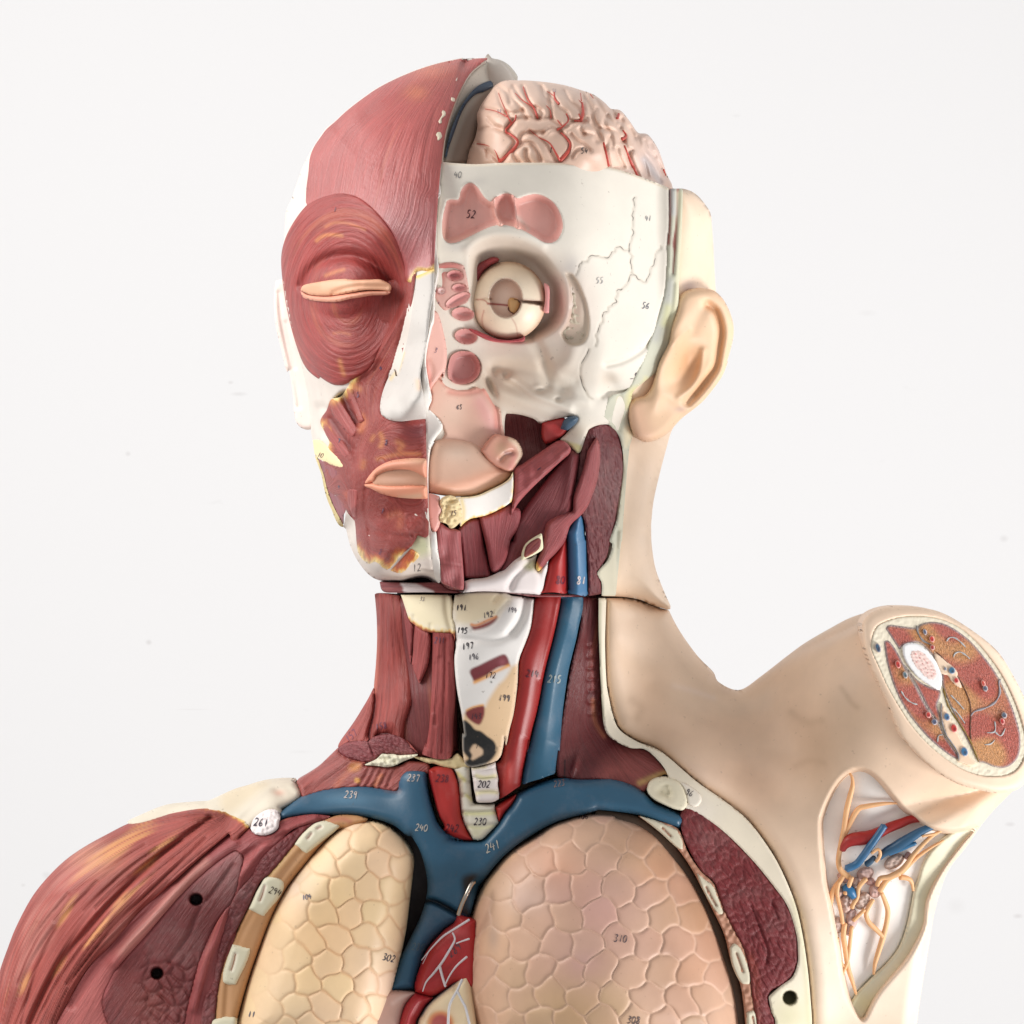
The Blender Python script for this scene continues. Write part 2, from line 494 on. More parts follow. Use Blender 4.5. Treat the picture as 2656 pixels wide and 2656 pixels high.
# ------------------------------------------------------------------ materials
def nd(nt, t, **kw):
    n = nt.nodes.new(t)
    for k, v in kw.items(): setattr(n, k, v)
    return n
def material(name, fibre=0.0, rough=0.5, mottle=0.12, fleck=None, bump=0.3, speck=0.0, fscale=0.16, bscale=700, contrast=0.35, spec=0.4, dust=0.0, sss=0.0):
    m = bpy.data.materials.new(name); m.use_nodes = True; nt = m.node_tree; L = nt.links.new
    pb = nt.nodes['Principled BSDF']
    at = nd(nt, 'ShaderNodeAttribute'); at.attribute_name = 'Col'
    ob = nd(nt, 'ShaderNodeTexCoord')
    c = at.outputs['Color']
    def mul(csock, fac_sock, lo, hi):
        mr = nd(nt, 'ShaderNodeMapRange'); mr.inputs['To Min'].default_value = lo; mr.inputs['To Max'].default_value = hi
        mr.inputs['From Min'].default_value = 0.3; mr.inputs['From Max'].default_value = 0.7
        L(fac_sock, mr.inputs['Value'])
        mx = nd(nt, 'ShaderNodeVectorMath', operation='SCALE'); L(csock, mx.inputs[0]); L(mr.outputs[0], mx.inputs['Scale'])
        return mx.outputs[0]
    n1 = nd(nt, 'ShaderNodeTexNoise'); n1.inputs['Scale'].default_value = 55; n1.inputs['Detail'].default_value = 5
    L(ob.outputs['Object'], n1.inputs['Vector'])
    c = mul(c, n1.outputs['Fac'], 1 - mottle, 1 + mottle)
    hgt = None
    if fibre:
        fa = nd(nt, 'ShaderNodeAttribute'); fa.attribute_name = 'fib'
        n2 = nd(nt, 'ShaderNodeTexNoise'); n2.inputs['Scale'].default_value = fscale; n2.inputs['Detail'].default_value = 4
        n2.inputs['Roughness'].default_value = 0.65
        L(fa.outputs['Vector'], n2.inputs['Vector'])
        c = mul(c, n2.outputs['Fac'], 1 - contrast, 1 + contrast * .8)
        hgt = n2.outputs['Fac']
        if fleck:
            n3 = nd(nt, 'ShaderNodeTexNoise'); n3.inputs['Scale'].default_value = fscale * .22; n3.inputs['Detail'].default_value = 3
            L(fa.outputs['Vector'], n3.inputs['Vector'])
            mr = nd(nt, 'ShaderNodeMapRange'); mr.inputs['From Min'].default_value = .6; mr.inputs['From Max'].default_value = .76
            mr.inputs['To Max'].default_value = .3
            L(n3.outputs['Fac'], mr.inputs['Value'])
            mx = nd(nt, 'ShaderNodeMix', data_type='RGBA'); L(mr.outputs[0], mx.inputs['Factor']); L(c, mx.inputs['A'])
            mx.inputs['B'].default_value = (*lin(fleck), 1); c = mx.outputs['Result']
    if dust:
        n5 = nd(nt, 'ShaderNodeTexNoise'); n5.inputs['Scale'].default_value = 28; n5.inputs['Detail'].default_value = 8; n5.inputs['Roughness'].default_value = .7
        L(ob.outputs['Object'], n5.inputs['Vector'])
        mr = nd(nt, 'ShaderNodeMapRange'); mr.inputs['From Min'].default_value = .5; mr.inputs['From Max'].default_value = .75; mr.inputs['To Max'].default_value = dust
        L(n5.outputs['Fac'], mr.inputs['Value'])
        mx = nd(nt, 'ShaderNodeMix', data_type='RGBA'); L(mr.outputs[0], mx.inputs['Factor']); L(c, mx.inputs['A'])
        mx.inputs['B'].default_value = (*lin((190, 170, 165)), 1); c = mx.outputs['Result']
    if speck:
        n4 = nd(nt, 'ShaderNodeTexNoise'); n4.inputs['Scale'].default_value = 420; n4.inputs['Detail'].default_value = 2
        L(ob.outputs['Object'], n4.inputs['Vector'])
        mr = nd(nt, 'ShaderNodeMapRange'); mr.inputs['From Min'].default_value = .70; mr.inputs['From Max'].default_value = .76; mr.inputs['To Max'].default_value = speck
        L(n4.outputs['Fac'], mr.inputs['Value'])
        mx = nd(nt, 'ShaderNodeMix', data_type='RGBA'); L(mr.outputs[0], mx.inputs['Factor']); L(c, mx.inputs['A'])
        mx.inputs['B'].default_value = (*lin((90, 70, 60)), 1); c = mx.outputs['Result']
    L(c, pb.inputs['Base Color'])
    nb = nd(nt, 'ShaderNodeTexNoise'); nb.inputs['Scale'].default_value = bscale; nb.inputs['Detail'].default_value = 3
    L(ob.outputs['Object'], nb.inputs['Vector'])
    b1 = nd(nt, 'ShaderNodeBump'); b1.inputs['Strength'].default_value = 0.25; b1.inputs['Distance'].default_value = 0.00012
    L(nb.outputs['Fac'], b1.inputs['Height']); last = b1
    if hgt is not None:
        b2 = nd(nt, 'ShaderNodeBump'); b2.inputs['Strength'].default_value = bump; b2.inputs['Distance'].default_value = 0.0016
        L(hgt, b2.inputs['Height']); L(b1.outputs[0], b2.inputs['Normal']); last = b2
    L(last.outputs[0], pb.inputs['Normal'])
    mr = nd(nt, 'ShaderNodeMapRange'); mr.inputs['To Min'].default_value = rough - .1; mr.inputs['To Max'].default_value = rough + .12
    L(n1.outputs['Fac'], mr.inputs['Value']); L(mr.outputs[0], pb.inputs['Roughness'])
    pb.inputs['Specular IOR Level'].default_value = spec
    return m

M_MUS = material('painted_muscle', fibre=1, rough=.43, spec=.38, fleck=(205, 125, 85), bump=.55, contrast=.24, dust=.05, mottle=.08)
M_MUSG = material('painted_muscle_varnished', fibre=1, rough=.4, spec=.75, fleck=(205, 125, 85), bump=.5, contrast=.2, dust=.05, mottle=.08)
M_MUSF = material('painted_muscle_coarse', fibre=1, rough=.5, spec=.28, fleck=(205, 125, 80), bump=1.0, fscale=.1, contrast=.3, dust=.05, mottle=.08)
M_CUT = material('cut_muscle', fibre=1, rough=.5, bump=.8, fscale=.12, contrast=.2, dust=.25, mottle=.12)
M_SPK = material('speckled_section', fibre=1, rough=.5, bump=.7, fscale=.34, contrast=.5, dust=.0, mottle=.1)
M_PNT = material('painted_plaster', rough=.55, mottle=.04, speck=.35, dust=.06)
M_SKIN = material('painted_skin', rough=.48, mottle=.07, speck=.2, bscale=500, dust=.1)
M_GLOSS = material('glossy_paint', rough=.38, mottle=.1, speck=.2, dust=.14)
M_BONE = material('bone_paint', rough=.6, mottle=.05, speck=.3, dust=.0)
M_POR = material('porous_cut', rough=.65, mottle=.2, speck=.6, bscale=260)

model = bpy.data.objects.new('anatomical_torso_model', None); col.objects.link(model)
model.location = (0, 0, -0.25)
model['label'] = 'painted anatomical teaching torso with opened skull, bare lungs and a cut arm stump'
model['category'] = 'anatomical model'
_mk = make_mesh
def make_mesh(*a, **k):
    o = _mk(*a, **k)
    p = o.parent
    # everything is modelled in world space; undo the root's offset
    if p is model: o.matrix_parent_inverse = __import__('mathutils').Matrix.Translation((0, 0, 0.25))
    return o

# ------------------------------------------------------------------ colours
MUS = (152, 66, 60); MUSD = (112, 50, 50); MUSL = (190, 110, 100); ORG = (214, 140, 84)
BONE = (228, 221, 209); CREAM = (232, 218, 192); GREEN = (206, 205, 172); SKIN = (240, 214, 188)
BLUE = (46, 88, 114); RED = (166, 44, 40); REDL = (196, 56, 48); PINK = (230, 174, 164); PINKL = (226, 180, 168)
WHT = (236, 230, 224); INK = (50, 48, 60); INKL = (150, 145, 145); YEL = (240, 205, 120); TAN = (216, 184, 146)
RIBT = (188, 140, 96)
def tendon(w=1.0):
    return [(-14 * w, WHT, 0), (-7 * w, WHT, 1), (0, WHT, 1), (6 * w, YEL, 1), (12 * w, (214, 130, 60), 1), (20 * w, MUS, .5), (26 * w, MUS, 0)]
# ------------------------------------------------------------------ head: large forms (depth in photo px towards the camera)
_hl = [(1270,150,60),(1150,180,170),(1000,250,190),(900,320,170),(830,420,120),(1100,400,400),(1000,420,360),(900,450,270),
       (1130,600,510),(1000,600,470),(880,620,340),(800,650,210),(760,760,150),(900,760,395),(1000,740,455),(1060,700,480),(1100,715,530),
       (1098,850,600),(1085,950,650),(1070,1040,690),(1110,1030,690),(1060,900,520),(1020,1000,480),(990,1060,500),(1100,1090,590),
       (950,900,410),(860,930,350),(780,950,200),(880,1050,330),(800,1130,180),(960,1150,480),(1080,1150,575),(1100,1200,590),(1000,1250,530),
       (900,1250,400),(850,1300,270),(1100,1320,560),(1000,1350,510),(1100,1420,590),(1000,1440,540),(920,1400,430),(880,1450,330),(1050,1510,540),(1150,1500,570),
       (1000,1550,450),(1400,300,100),(1400,900,500),(1300,1200,500)]
_HL = TPS([p[:2] for p in _hl], [p[2] for p in _hl], 1e-4)
SIL_H = spline("A 1932 190 1700 240 1500 300 1300 380 1100 480 950 580 780 710 650 830 560 905 440 1080 340 1260 270 1450 220 1600 C 165 200 140 420 118 600 118 800 150 1050 200 1300 260 1500 310 1700 F 330 50 370 250 395 450 410 640 425 750 455 950 500 1100 560 1300 620 1430 680 1560 I 150 60 185 200 240 320 330 440 430 500 600 521 880 540 X 1160 1700 2400 1700 2400 -300 1300 120 1240 147")
def HL(x, y):
    d = _HL(x, y); q = np.maximum(sdist(x, y, SIL_H), 0)
    R = 95 + 55 * sm((620 - y) / 160)
    return -60 + (d + 60) * (0.25 + .75 * circ(q / R)) * circ((q + 6) / 40)
_hr = [(1140,440,400),(1300,430,400),(1420,432,375),(1500,450,340),(1600,470,255),(1735,500,115),
       (1140,600,440),(1300,600,440),(1450,600,400),(1510,620,370),(1620,640,260),(1735,640,125),
       (1140,690,400),(1140,800,380),(1300,690,400),(1480,720,370),(1530,800,330),(1620,800,245),(1725,800,125),
       (1150,950,360),(1250,900,310),(1400,900,290),(1490,900,300),(1560,930,280),(1650,950,180),(1710,950,100),
       (1150,1050,350),(1280,1050,290),(1400,1020,270),(1500,1050,240),(1570,1040,210),(1680,1050,90),
       (1200,1150,310),(1350,1130,230),(1450,1120,210),(1520,1150,220),(1620,1120,110),(1650,1200,60),
       (1180,1300,420),(1250,1400,360),(1350,1300,290),(1450,1250,260),(1540,1300,190),(1600,1350,120),
       (1200,1500,400),(1350,1520,350),(1450,1500,280),(1530,1500,230),(1600,1550,140),(1700,1550,60),(1130,1540,400),
       (1700,1100,40),(1800,900,0),(1800,600,60),(1750,1300,60),(1800,1560,40)]
_HR = TPS([p[:2] for p in _hr], [p[2] for p in _hr], 1e-4)
HR = lambda x, y: _HR(x, y) - .16 * np.logaddexp(0, (x - 1493) / 9) * 9 * sm((930 - y) / 240) * (1 - sm((x - 1700) / 60))  # temple edge

ORBM = "C 115 620 118 800 150 1050 200 1300 265 1530 330 1700 400 1800 500 1870 F 400 20 500 105 620 180 700 188 760 178 850 130 950 70 1030 5 C 1080 1650 1180 1480 1290 1310 1370 1150 1400 960 1395 800 1370 680 1310 530 1240 400 1130 250 1000 120 880 40 750 5 640 10 500 50 400 100 340 155 280 230 210 340 150 470"
NOSE = "C 1468 832 * 1530 810 1600 780 1648 762 * 1640 1000 1605 1200 1570 1500 1530 1700 F 1508 100 1532 250 1555 400 1566 524 * 1450 535 1330 550 1230 545 1150 515 1112 470 1105 380 1130 260 1180 130 1240 25 C 1270 1850 1330 1650 1390 1400 1440 1080"
hd = lambda *a, **k: part(*a, parent=model, **k)

# left (viewer's) half of the head: pale bone shell that carries the muscles
MID_R = "B 402 126 * 300 200 230 310 180 430 140 560 125 640 110 760 90 960 75 1200 68 1450 C 1640 1000 1610 1200 1570 1500 1530 1700 F 1510 100 1535 250 1555 400 1568 520 1570 900 1575 1150 1590 1500 1600 1700 I 870 350 905 515 *"
hd('skull_shell', MID_R + " 700 522 600 521 430 500 330 440 240 320 185 200 150 60 F 740 1610 760 1440 700 1350 620 1250 560 1100 520 1000 480 880 440 780 420 700 395 500 370 250 330 50 C 310 1700 268 1500 208 1300 158 1050 127 800 127 600 146 430 160 200 A 220 1600 270 1450 340 1260 440 1080 560 905 650 830 780 710 950 580 1100 480 1300 380 1500 300 1700 240 1932 190 B 160 140 300 122",
   HL, (224, 214, 205), M_BONE, h=5, off=-9, back=-140, bevel=6,
   ops=[('pit', "C 200 700 280 480 450 250 700 120 900 150 1150 350 1350 640 1430 760 1440 900 1380 1200 1250 1600 1000 1750 700 1780 430 1550 260 1100", 110, 30),
        ('pit', "F 700 420 900 200 1100 560 1450 640 1480 1000 1450 1500 1300 1600 1000 1700 800 1500 700 1200 640 1000 600 700", 60, 20), ('pit', 'F 1050 150 1600 150 1600 640 1100 640', 50, 12), ('pit', 'F 540 640 600 380 740 230 920 300 920 800 720 850', 60, 14), ('pit', "F 400 380 520 330 620 420 560 520 640 700 560 760 450 700 400 560", 30, 30)],
   paint=[('p', "I 700 100 760 100 830 140 850 250 800 300 740 290 690 240", (205, 205, 160), 12, .8)],
   texts=[('I', 745, 395, '12', 62, (120, 115, 115), -8)])

FRF = guides([(0, "A 370 1600 400 1250 560 950 850 700"), (90, "A 560 1560 640 1150 820 860 1150 600"), (200, "A 900 1600 1000 1200 1200 850 1500 500"),
               (310, "A 1300 1700 1380 1300 1520 850 1750 450"), (400, "C 1450 700 A 1650 1600 1690 1200 1800 700 1932 350"), (420, "C 1620 700 1650 100 A 1750 1200 B 230 310")])
hd('frontal_muscle', "A 360 1640 * 365 1500 385 1350 400 1200 440 1090 520 970 570 905 650 836 780 716 950 586 1100 486 1300 386 1500 306 1700 246 1932 197 B 160 143 300 127 405 121 * 300 200 230 310 180 430 140 560 125 640 110 760 90 960 75 1200 62 1440 D 105 745 * C 1640 760 1580 785 1520 778 1470 792 * 1400 900 1200 700 1000 500 700 300 450 250",
   HL, (174, 80, 76), M_MUSG, h=4, bevel=9, bh=7, thick=25,
   fib=FRF,
   paint=[('d', 1120, 180, 60, 30, (225, 130, 90), .4), ('d', 1080, 240, 30, 20, (230, 140, 90), .4),
          ('r', "C 1400 900 1470 780 1520 770 1580 777 1640 752 1700 740 1700 1000 1400 1000", [(-10, MUS, 0), (-4, YEL, 1), (20, YEL, 1)]),
          ('d', 1060, 620, 130, 110, (165, 105, 110), .5)],
   ops=[('pit', ORBM, 50, 22), strands(FRF, 1.1, 9, 4), ('g', "A 900 950 880 1100 870 1200", 5, 2), ('g', "A 1240 850 1190 1050 1140 1250 1130 1400", 5, 2.5), ('g', "A 1380 820 1290 1100 1260 1350", 5, 2),
        ('g', "A 1660 700 1600 950 1540 1200 1520 1330", 5, 2.5), ('g', "A 700 980 640 1150 600 1400", 5, 2), ('g', "A 1010 1200 960 1300 940 1480", 5, 2), ('g', "A 1500 900 1440 1150 1400 1400", 5, 2)],
   strokes=[(T("A 1820 590 1850 630"), 9, (236, 220, 196), 1), (T("A 1735 720 1745 760 1715 800 1705 850"), [9, 12, 8, 12], (236, 220, 196), 1), (T("A 1680 940 1700 980 1685 1020"), [12, 16, 12], (236, 222, 196), 1), (T("A 1880 390 1865 425"), 4, (236, 215, 200), 1)])

orb = hd('orbital_muscle', ORBM,
   HL, (158, 66, 62), M_MUS, h=3.6, off=10, bevel=16, bh=14, thick=26,
   fib=rings(900, 770, .72),
   ops=[('b', 915, 760, 175, 120, -62, 5), ('b', 1010, 790, 60, 90, -42, 0),
        ('g', "C 330 930 370 840 430 760 520 690 640 645 800 632 950 668 1080 745 1170 840 1225 940", 15, 42),
        ('b', 896, 735, 105, 62, 74, 0), ('g', "C 360 1080 480 1180 640 1240 820 1230 1000 1150", 16, 10),
        ('b', 890, 800, 90, 40, 26, 0), ('g', "C 1390 900 1370 1100 1330 1300 1250 1500", 10, 8),
        lambda x, y, d: d + 1.2 * np.sin(np.hypot(x - 900, (y - 770) * .72) * .62 + 1.5 * np.sin(x * .011)) * sm((np.hypot(x - 900, (y - 770) * .8) - 60) / 60) * (np.abs(y - 775) > 40)],
   paint=[('s', "C 470 480 520 440 600 420 720 430", 5, (225, 150, 90), .6), ('s', "C 560 340 650 300 800 310 950 370", 4, (222, 145, 95), .45), ('s', "C 560 830 640 800 740 770", 5, (226, 150, 95), .5),
          ('s', "C 700 1680 720 1760 740 1820", 6, (226, 155, 95), .5), ('s', "C 640 1410 720 1400 800 1420", 4, (220, 140, 95), .4)],
   texts=[('C', 660, 165, 'i', 60, (120, 60, 70), 5), ])
part('eyelid', "C 308 975 * 340 925 480 895 650 868 760 862 830 872 1000 870 1100 868 1170 895 1215 935 1205 985 * 1100 975 950 975 800 1000 600 1030 400 1020",
     HL, (226, 170, 136), M_SKIN, parent=orb, h=3, off=22, bevel=10, bh=12, thick=40, ops=[('b', 900, 745, 110, 40, 22, -4), ('g', "C 640 1000 750 962 900 940 1060 940 1180 945", 7, 10), ('g', "C 540 930 700 905 900 905", 9, 3)], fib=straight(-3),
     paint=[('s', "C 540 925 650 910 800 905", 8, (210, 200, 170), .4)])
part('eyelid', "C 306 985 * 330 1045 400 1072 480 1085 620 1094 700 1088 800 1062 900 1045 1000 1025 1100 1020 1180 1015 1212 985 * 1100 985 950 985 800 1010 600 1040 400 1030",
     HL, (228, 160, 134), M_SKIN, parent=orb, h=3, off=20, bevel=9, bh=12, thick=40, ops=[('b', 890, 785, 100, 40, 20, -4)], fib=straight(-3))

# cheek, mouth and chin muscles
fm_fib = guides([(0, "C 1450 820 1400 1200 1290 1600 F 1140 200 1080 450"), (-60, "C 1330 1300 1150 1700 F 1000 100 980 450"), (-120, "F 850 250 930 450"),
                 (-160, "F 700 350 800 500 880 640"), (-200, "F 560 560 700 740 800 850"), (-250, "F 600 900 700 950 800 1000"),
                 (-290, "F 560 1150 680 1200 800 1250"), (-340, "F 640 1300 750 1420 830 1480"),
                 (-380, "I 240 20 255 230"), (-330, "I 330 60 350 330"), (-260, "I 560 80 480 390"), (-200, "I 780 130 650 330"),
                 (60, "F 1180 640 1560 620"), (90, "F 1050 760 1300 760 1560 740"), (130, "F 1000 950 1250 880 1560 880"),
                 (180, "F 1000 1400 1250 1350 1560 1340"), (230, "F 1000 1550 1250 1600 1580 1560"), (260, "F 1020 1620 1300 1680 1580 1660")], .05)
face = hd('facial_muscle', "C 1465 800 * 1440 1000 1400 1250 1340 1550 1300 1680 1240 1880 F 1220 40 1180 130 1130 260 1105 380 1112 470 1150 515 1230 545 1330 550 1450 535 1562 524 * 1567 700 1570 900 1575 1150 1590 1500 1592 1690 * 1560 1718 1500 1700 1470 1690 * I 745 140 700 215 690 232 * 620 300 560 370 518 415 * 470 402 400 345 345 365 290 325 250 262 * 238 150 232 60 F 850 1550 * 780 1470 740 1400 670 1310 590 1260 * 560 1150 540 1050 535 930 * 570 850 600 760 * 545 650 505 570 520 510 570 440 610 335 700 310 740 270 770 220 800 175 * C 700 1600 1000 1000 1300 850",
   HL, MUS, M_MUS, h=3.6, bevel=7, bh=7, thick=25, off=1, fib=fm_fib,
   ops=[strands(fm_fib, 2.8, 13, 5), ('pit', ORBM, 50, 22), ('pit', NOSE, 36, 3), ('g', "F 740 290 770 370 820 470 870 560", 11, 26), ('g', "F 620 520 680 620 740 720 800 800 825 840", 9, 20), ('g', "F 800 260 850 380 900 480", 12, -6),
        ('g', "F 560 560 700 740 800 880", 14, -7), ('g', "F 680 360 760 480 880 640", 14, -8), ('g', "F 1020 0 1010 200 980 400", 8, -4),
        ('g', "C 1385 900 1370 1200 1310 1500 1200 1932", 9, 14), ('g', "C 1100 1700 F 1030 60 900 150", 8, 8),
        ('g', "F 1200 560 1350 590 1550 570", 14, 8), ('g', "F 960 1230 950 1400 975 1560 1000 1700", 6, 7), ('g', "I 340 30 350 200 362 345", 5, 6),
        ('g', "F 640 1300 690 1420 735 1570", 9, 14), ('g', "F 600 1000 640 1080", 10, 8), ('g', "F 1010 1640 1200 1690 1400 1710 1560 1690", 8, 7),
        ('b', 1060, 1340, 60, 25, -12, 0), ('b', 960, 1240, 60, 60, 12), ('b', 1060, 1380, 80, 30, 12), ('g', "I 690 232 620 300 560 370 518 415", 7, 8),
        ('g', "F 1566 560 1570 900 1580 1300 1590 1650", 9, 6)],
   paint=[('r', "F 400 400 520 330 610 330 700 305 745 260 790 200 830 100 700 100 600 150 300 100", [(-24, MUS, 0), (-12, (200, 130, 70), .6), (-4, YEL, 1), (9, WHT, 1), (20, WHT, 1)], 2),
          ('r', "F 450 800 500 570 560 600 590 700 600 800 560 880", [(-16, MUS, 0), (-6, (210, 140, 80), .7), (4, YEL, .9)], 3),
          ('r', "I 210 245 250 255 290 320 345 362 400 340 470 400 520 416 560 370 620 300 700 600 200 600", [(-26, MUS, 0), (-13, (205, 110, 50), .8), (-3, YEL, 1), (7, WHT, 1), (20, WHT, 1)], 3),
          ('s', "F 735 300 780 400 860 540", 8, (90, 36, 38), .7), ('s', "F 620 530 700 650 800 800", 7, (96, 40, 42), .6), ('s', "F 640 1310 690 1420 730 1560", 7, (96, 40, 44), .6), ('s', "F 980 640 930 800 880 1000", 10, (184, 96, 88), .4), ('s', "F 1110 680 1130 740 1110 800", 7, ORG, .6), ('s', "F 1280 760 1330 790 1300 830", 8, ORG, .5), ('s', "F 1020 740 1040 700", 6, ORG, .5),
          ('s', "F 1080 930 1300 880 1500 880", 6, ORG, .5), ('s', "F 920 500 940 560 910 640", 9, (222, 130, 80), .6), ('s', "F 940 960 930 1010", 8, ORG, .4), ('s', "F 770 1280 810 1340", 8, (214, 110, 84), .6),
          ('s', "F 1200 1500 1300 1480 1300 1600", 10, (200, 115, 85), .5), ('s', "F 820 190 900 230", 8, ORG, .5), ('d', 1080, 1120, 40, 26, (120, 60, 66), .7)],
   texts=[('F', 1110, 20, '4', 40, (90, 60, 90)), ('F', 880, 285, '5', 50, (110, 60, 90)), ('F', 735, 540, '6', 50, (110, 70, 90)), ('F', 692, 748, '7', 45, (90, 80, 100)), ('F', 1168, 765, '8', 55, (110, 70, 90)), ('F', 690, 1215, '9', 40, (110, 80, 95)), ('F', 1130, 1450, '1', 60, (110, 70, 90), 10), ('F', 1110, 1860, '8', 55, (120, 60, 80), 10)])
for sp, g_, tip in [("F 600 345 650 328 700 345 * 760 440 830 540 888 645 * 862 690 830 720 * 740 630 665 540 612 450", "F 640 340 850 690", (640, 335)),
                    ("F 520 542 555 540 * 640 660 730 770 812 872 * 790 910 758 930 * 680 850 600 750 545 650", "F 535 540 780 900", (530, 545)),
                    ("F 768 228 830 214 * 872 330 912 430 952 545 * 920 562 888 562 * 850 450 800 330", "F 800 220 920 560", (800, 215)),
                    ("F 770 1240 840 1220 900 1230 * 880 1400 865 1550 * I 235 10 * F 820 1480 780 1380", "F 850 1240 860 1550", None)]:
    gp = T(g_); an = math.degrees(math.atan2(gp[1, 1] - gp[0, 1], gp[1, 0] - gp[0, 0])); sf = straight(an)
    part('cheek_muscle', sp, HL, (164, 78, 74), M_MUS, parent=face, h=3, off=9, bevel=9, bh=10, thick=26, fib=sf, ops=[strands(sf, 2.2, 9, 3)],
         paint=([('d', 700 + tip[0] * .2588, 950 + tip[1] * .2588, 13, 13, (226, 160, 90), .9)] if tip else []))
part('mentalis_muscle', "I 695 235 * 740 262 770 292 * 730 340 690 372 640 425 590 440 525 418 *", HL, (196, 96, 66), M_MUS, parent=face, h=3, off=0, bevel=6, thick=14, fib=straight(-62, .08),
     paint=[('r', "I 740 250 775 290 730 345 690 375 640 430 590 444 520 430 560 500 800 400", [(-20, MUS, 0), (-9, (224, 130, 60), .8), (-3, YEL, 1), (3, WHT, 1), (20, WHT, 1)], 5)])
part('lip', "F 945 1175 * 1000 1090 1080 1010 1200 950 1330 928 1450 920 1567 925 * 1570 1150 * 1540 1110 1400 1040 1200 1045 1080 1090 1060 1130 1040 1160", HL, (224, 150, 122), M_SKIN, parent=face, h=3, off=30, bevel=13, bh=16, thick=50,
     fib=straight(-5), ops=[('b', 1060, 1205, 110, 20, 10, -4)], paint=[('d', 1085, 1195, 40, 10, (210, 180, 150), .5)])
part('lip', "F 945 1185 * 1040 1170 1060 1180 1200 1195 1400 1192 1572 1190 * 1578 1330 * 1400 1325 1250 1310 1120 1280 1020 1230 960 1210", HL, (228, 152, 122), M_SKIN, parent=face, h=3, off=28, bevel=13, bh=15, thick=50, fib=straight(2),
     ops=[('b', 1060, 1268, 110, 14, 8, 0)], paint=[('s', "F 1300 1325 1500 1300", 8, (205, 190, 160), .5)])
part('mouth_slit', "F 1030 1150 1080 1080 1200 1035 1400 1030 1568 1030 * 1570 1210 * 1400 1205 1200 1205 1060 1195", HL, (196, 148, 122), M_SKIN, parent=face, h=4, off=25, bevel=3, thick=40,
     ops=[('b', 1050, 1232, 130, 16, -9, 0)])

hd('parotid_duct', "F 430 740 * 445 850 460 900 540 950 640 1000 700 1022 748 1020 * 738 985 690 915 620 850 570 800 520 750 470 735", HL, (244, 226, 178), M_BONE, h=3, off=8, bevel=14, bh=12, thick=24,
   texts=[('F', 510, 890, '10', 48, (120, 90, 70), 15)])
hd('masseter_muscle', "F 470 920 * 545 955 640 1005 745 1030 760 1250 760 1440 740 1480 738 1590 * 690 1550 640 1440 600 1330 560 1180 520 1040 490 960", HL, (150, 78, 86), M_MUS, h=3.6, off=-2, bevel=10, thick=20, fib=straight(75),
   ops=[('g', "F 640 1300 690 1420 735 1570", 10, 16)])
hd('fat_edge', "F 450 900 * 480 920 510 1010 540 1090 570 1220 610 1340 660 1450 720 1560 740 1612 * 700 1600 660 1540 620 1440 580 1350 545 1230 520 1100 490 1010", HL, (216, 196, 142), M_POR, h=3, off=4, bevel=5, thick=30,
   ops=[('noise', 26, 3, 4)])

hd('nose', NOSE,
   HL, (206, 200, 194), M_BONE, h=3.5, off=15, bevel=13, bh=10, thick=60,
   ops=[('b', 1040, 1048, 15, 22, -22, 20), ('b', 1066, 1062, 26, 20, 8), ('b', 1012, 1062, 14, 24, 8), ('b', 1030, 1062, 34, 26, 12), ('b', 1085, 1050, 22, 40, 8)],
   paint=[('r', "C 1465 832 1530 810 1600 780 1650 762 1650 700 1450 700", [(-10, YEL, 0), (-2, YEL, 1), (5, YEL, 1)]), ('s', "F 1210 130 1290 20 C 1310 1700 1340 1600", 4, (240, 205, 130), .6), ('s', "F 1480 150 1490 220", 7, (228, 190, 160), .7)])

# strip of cut tissue along the midline
hd('midline_cut', "D 135 60 * 165 0 B 100 900 110 790 * 100 790 D 110 300 108 700 105 790 80 1000 60 1200 20 1450 G 180 60 165 300 180 500 205 700 212 1080 215 1300 225 1500 240 1800 245 1932 I 870 330 885 515 945 515 * 932 350 915 250 900 90 * G 260 1850 240 1700 230 1450 228 1200 250 1000 300 900 370 800 340 720 260 640 225 600 260 500 230 350 200 100 D 60 1350 90 1250 100 1000 125 850 140 740 120 500",
   HL, (232, 228, 222), M_BONE, h=3.4, off=-16, bevel=4, thick=160, paint=[('p', "G 150 1000 220 1000 240 1400 260 1700 240 1932 190 1932 180 1500", (226, 190, 180), 10, .7)])

hd('nasal_septum', "D 75 1165 * 130 1195 165 1280 190 1380 212 1480 226 1600 220 1720 190 1850 170 1932 G 400 240 330 320 280 380 255 440 262 520 245 580 225 610 * 205 560 240 420 205 250 D 5 1800 10 1600 40 1350", HR, (228, 178, 166), M_PNT, h=3.5, off=60, bevel=8, thick=90,
   ops=[('g', "G 230 130 270 220 260 320", 8, 6)], paint=[('s', "G 215 200 250 300 250 400", 6, (226, 140, 126), .7), ('s', "D 10 1700 20 1900", 10, (232, 150, 140), .6), ('s', "D 70 1180 60 1400", 5, (240, 200, 190), .5)],
   texts=[('D', 120, 1580, '3', 50, (150, 120, 130), 10)])
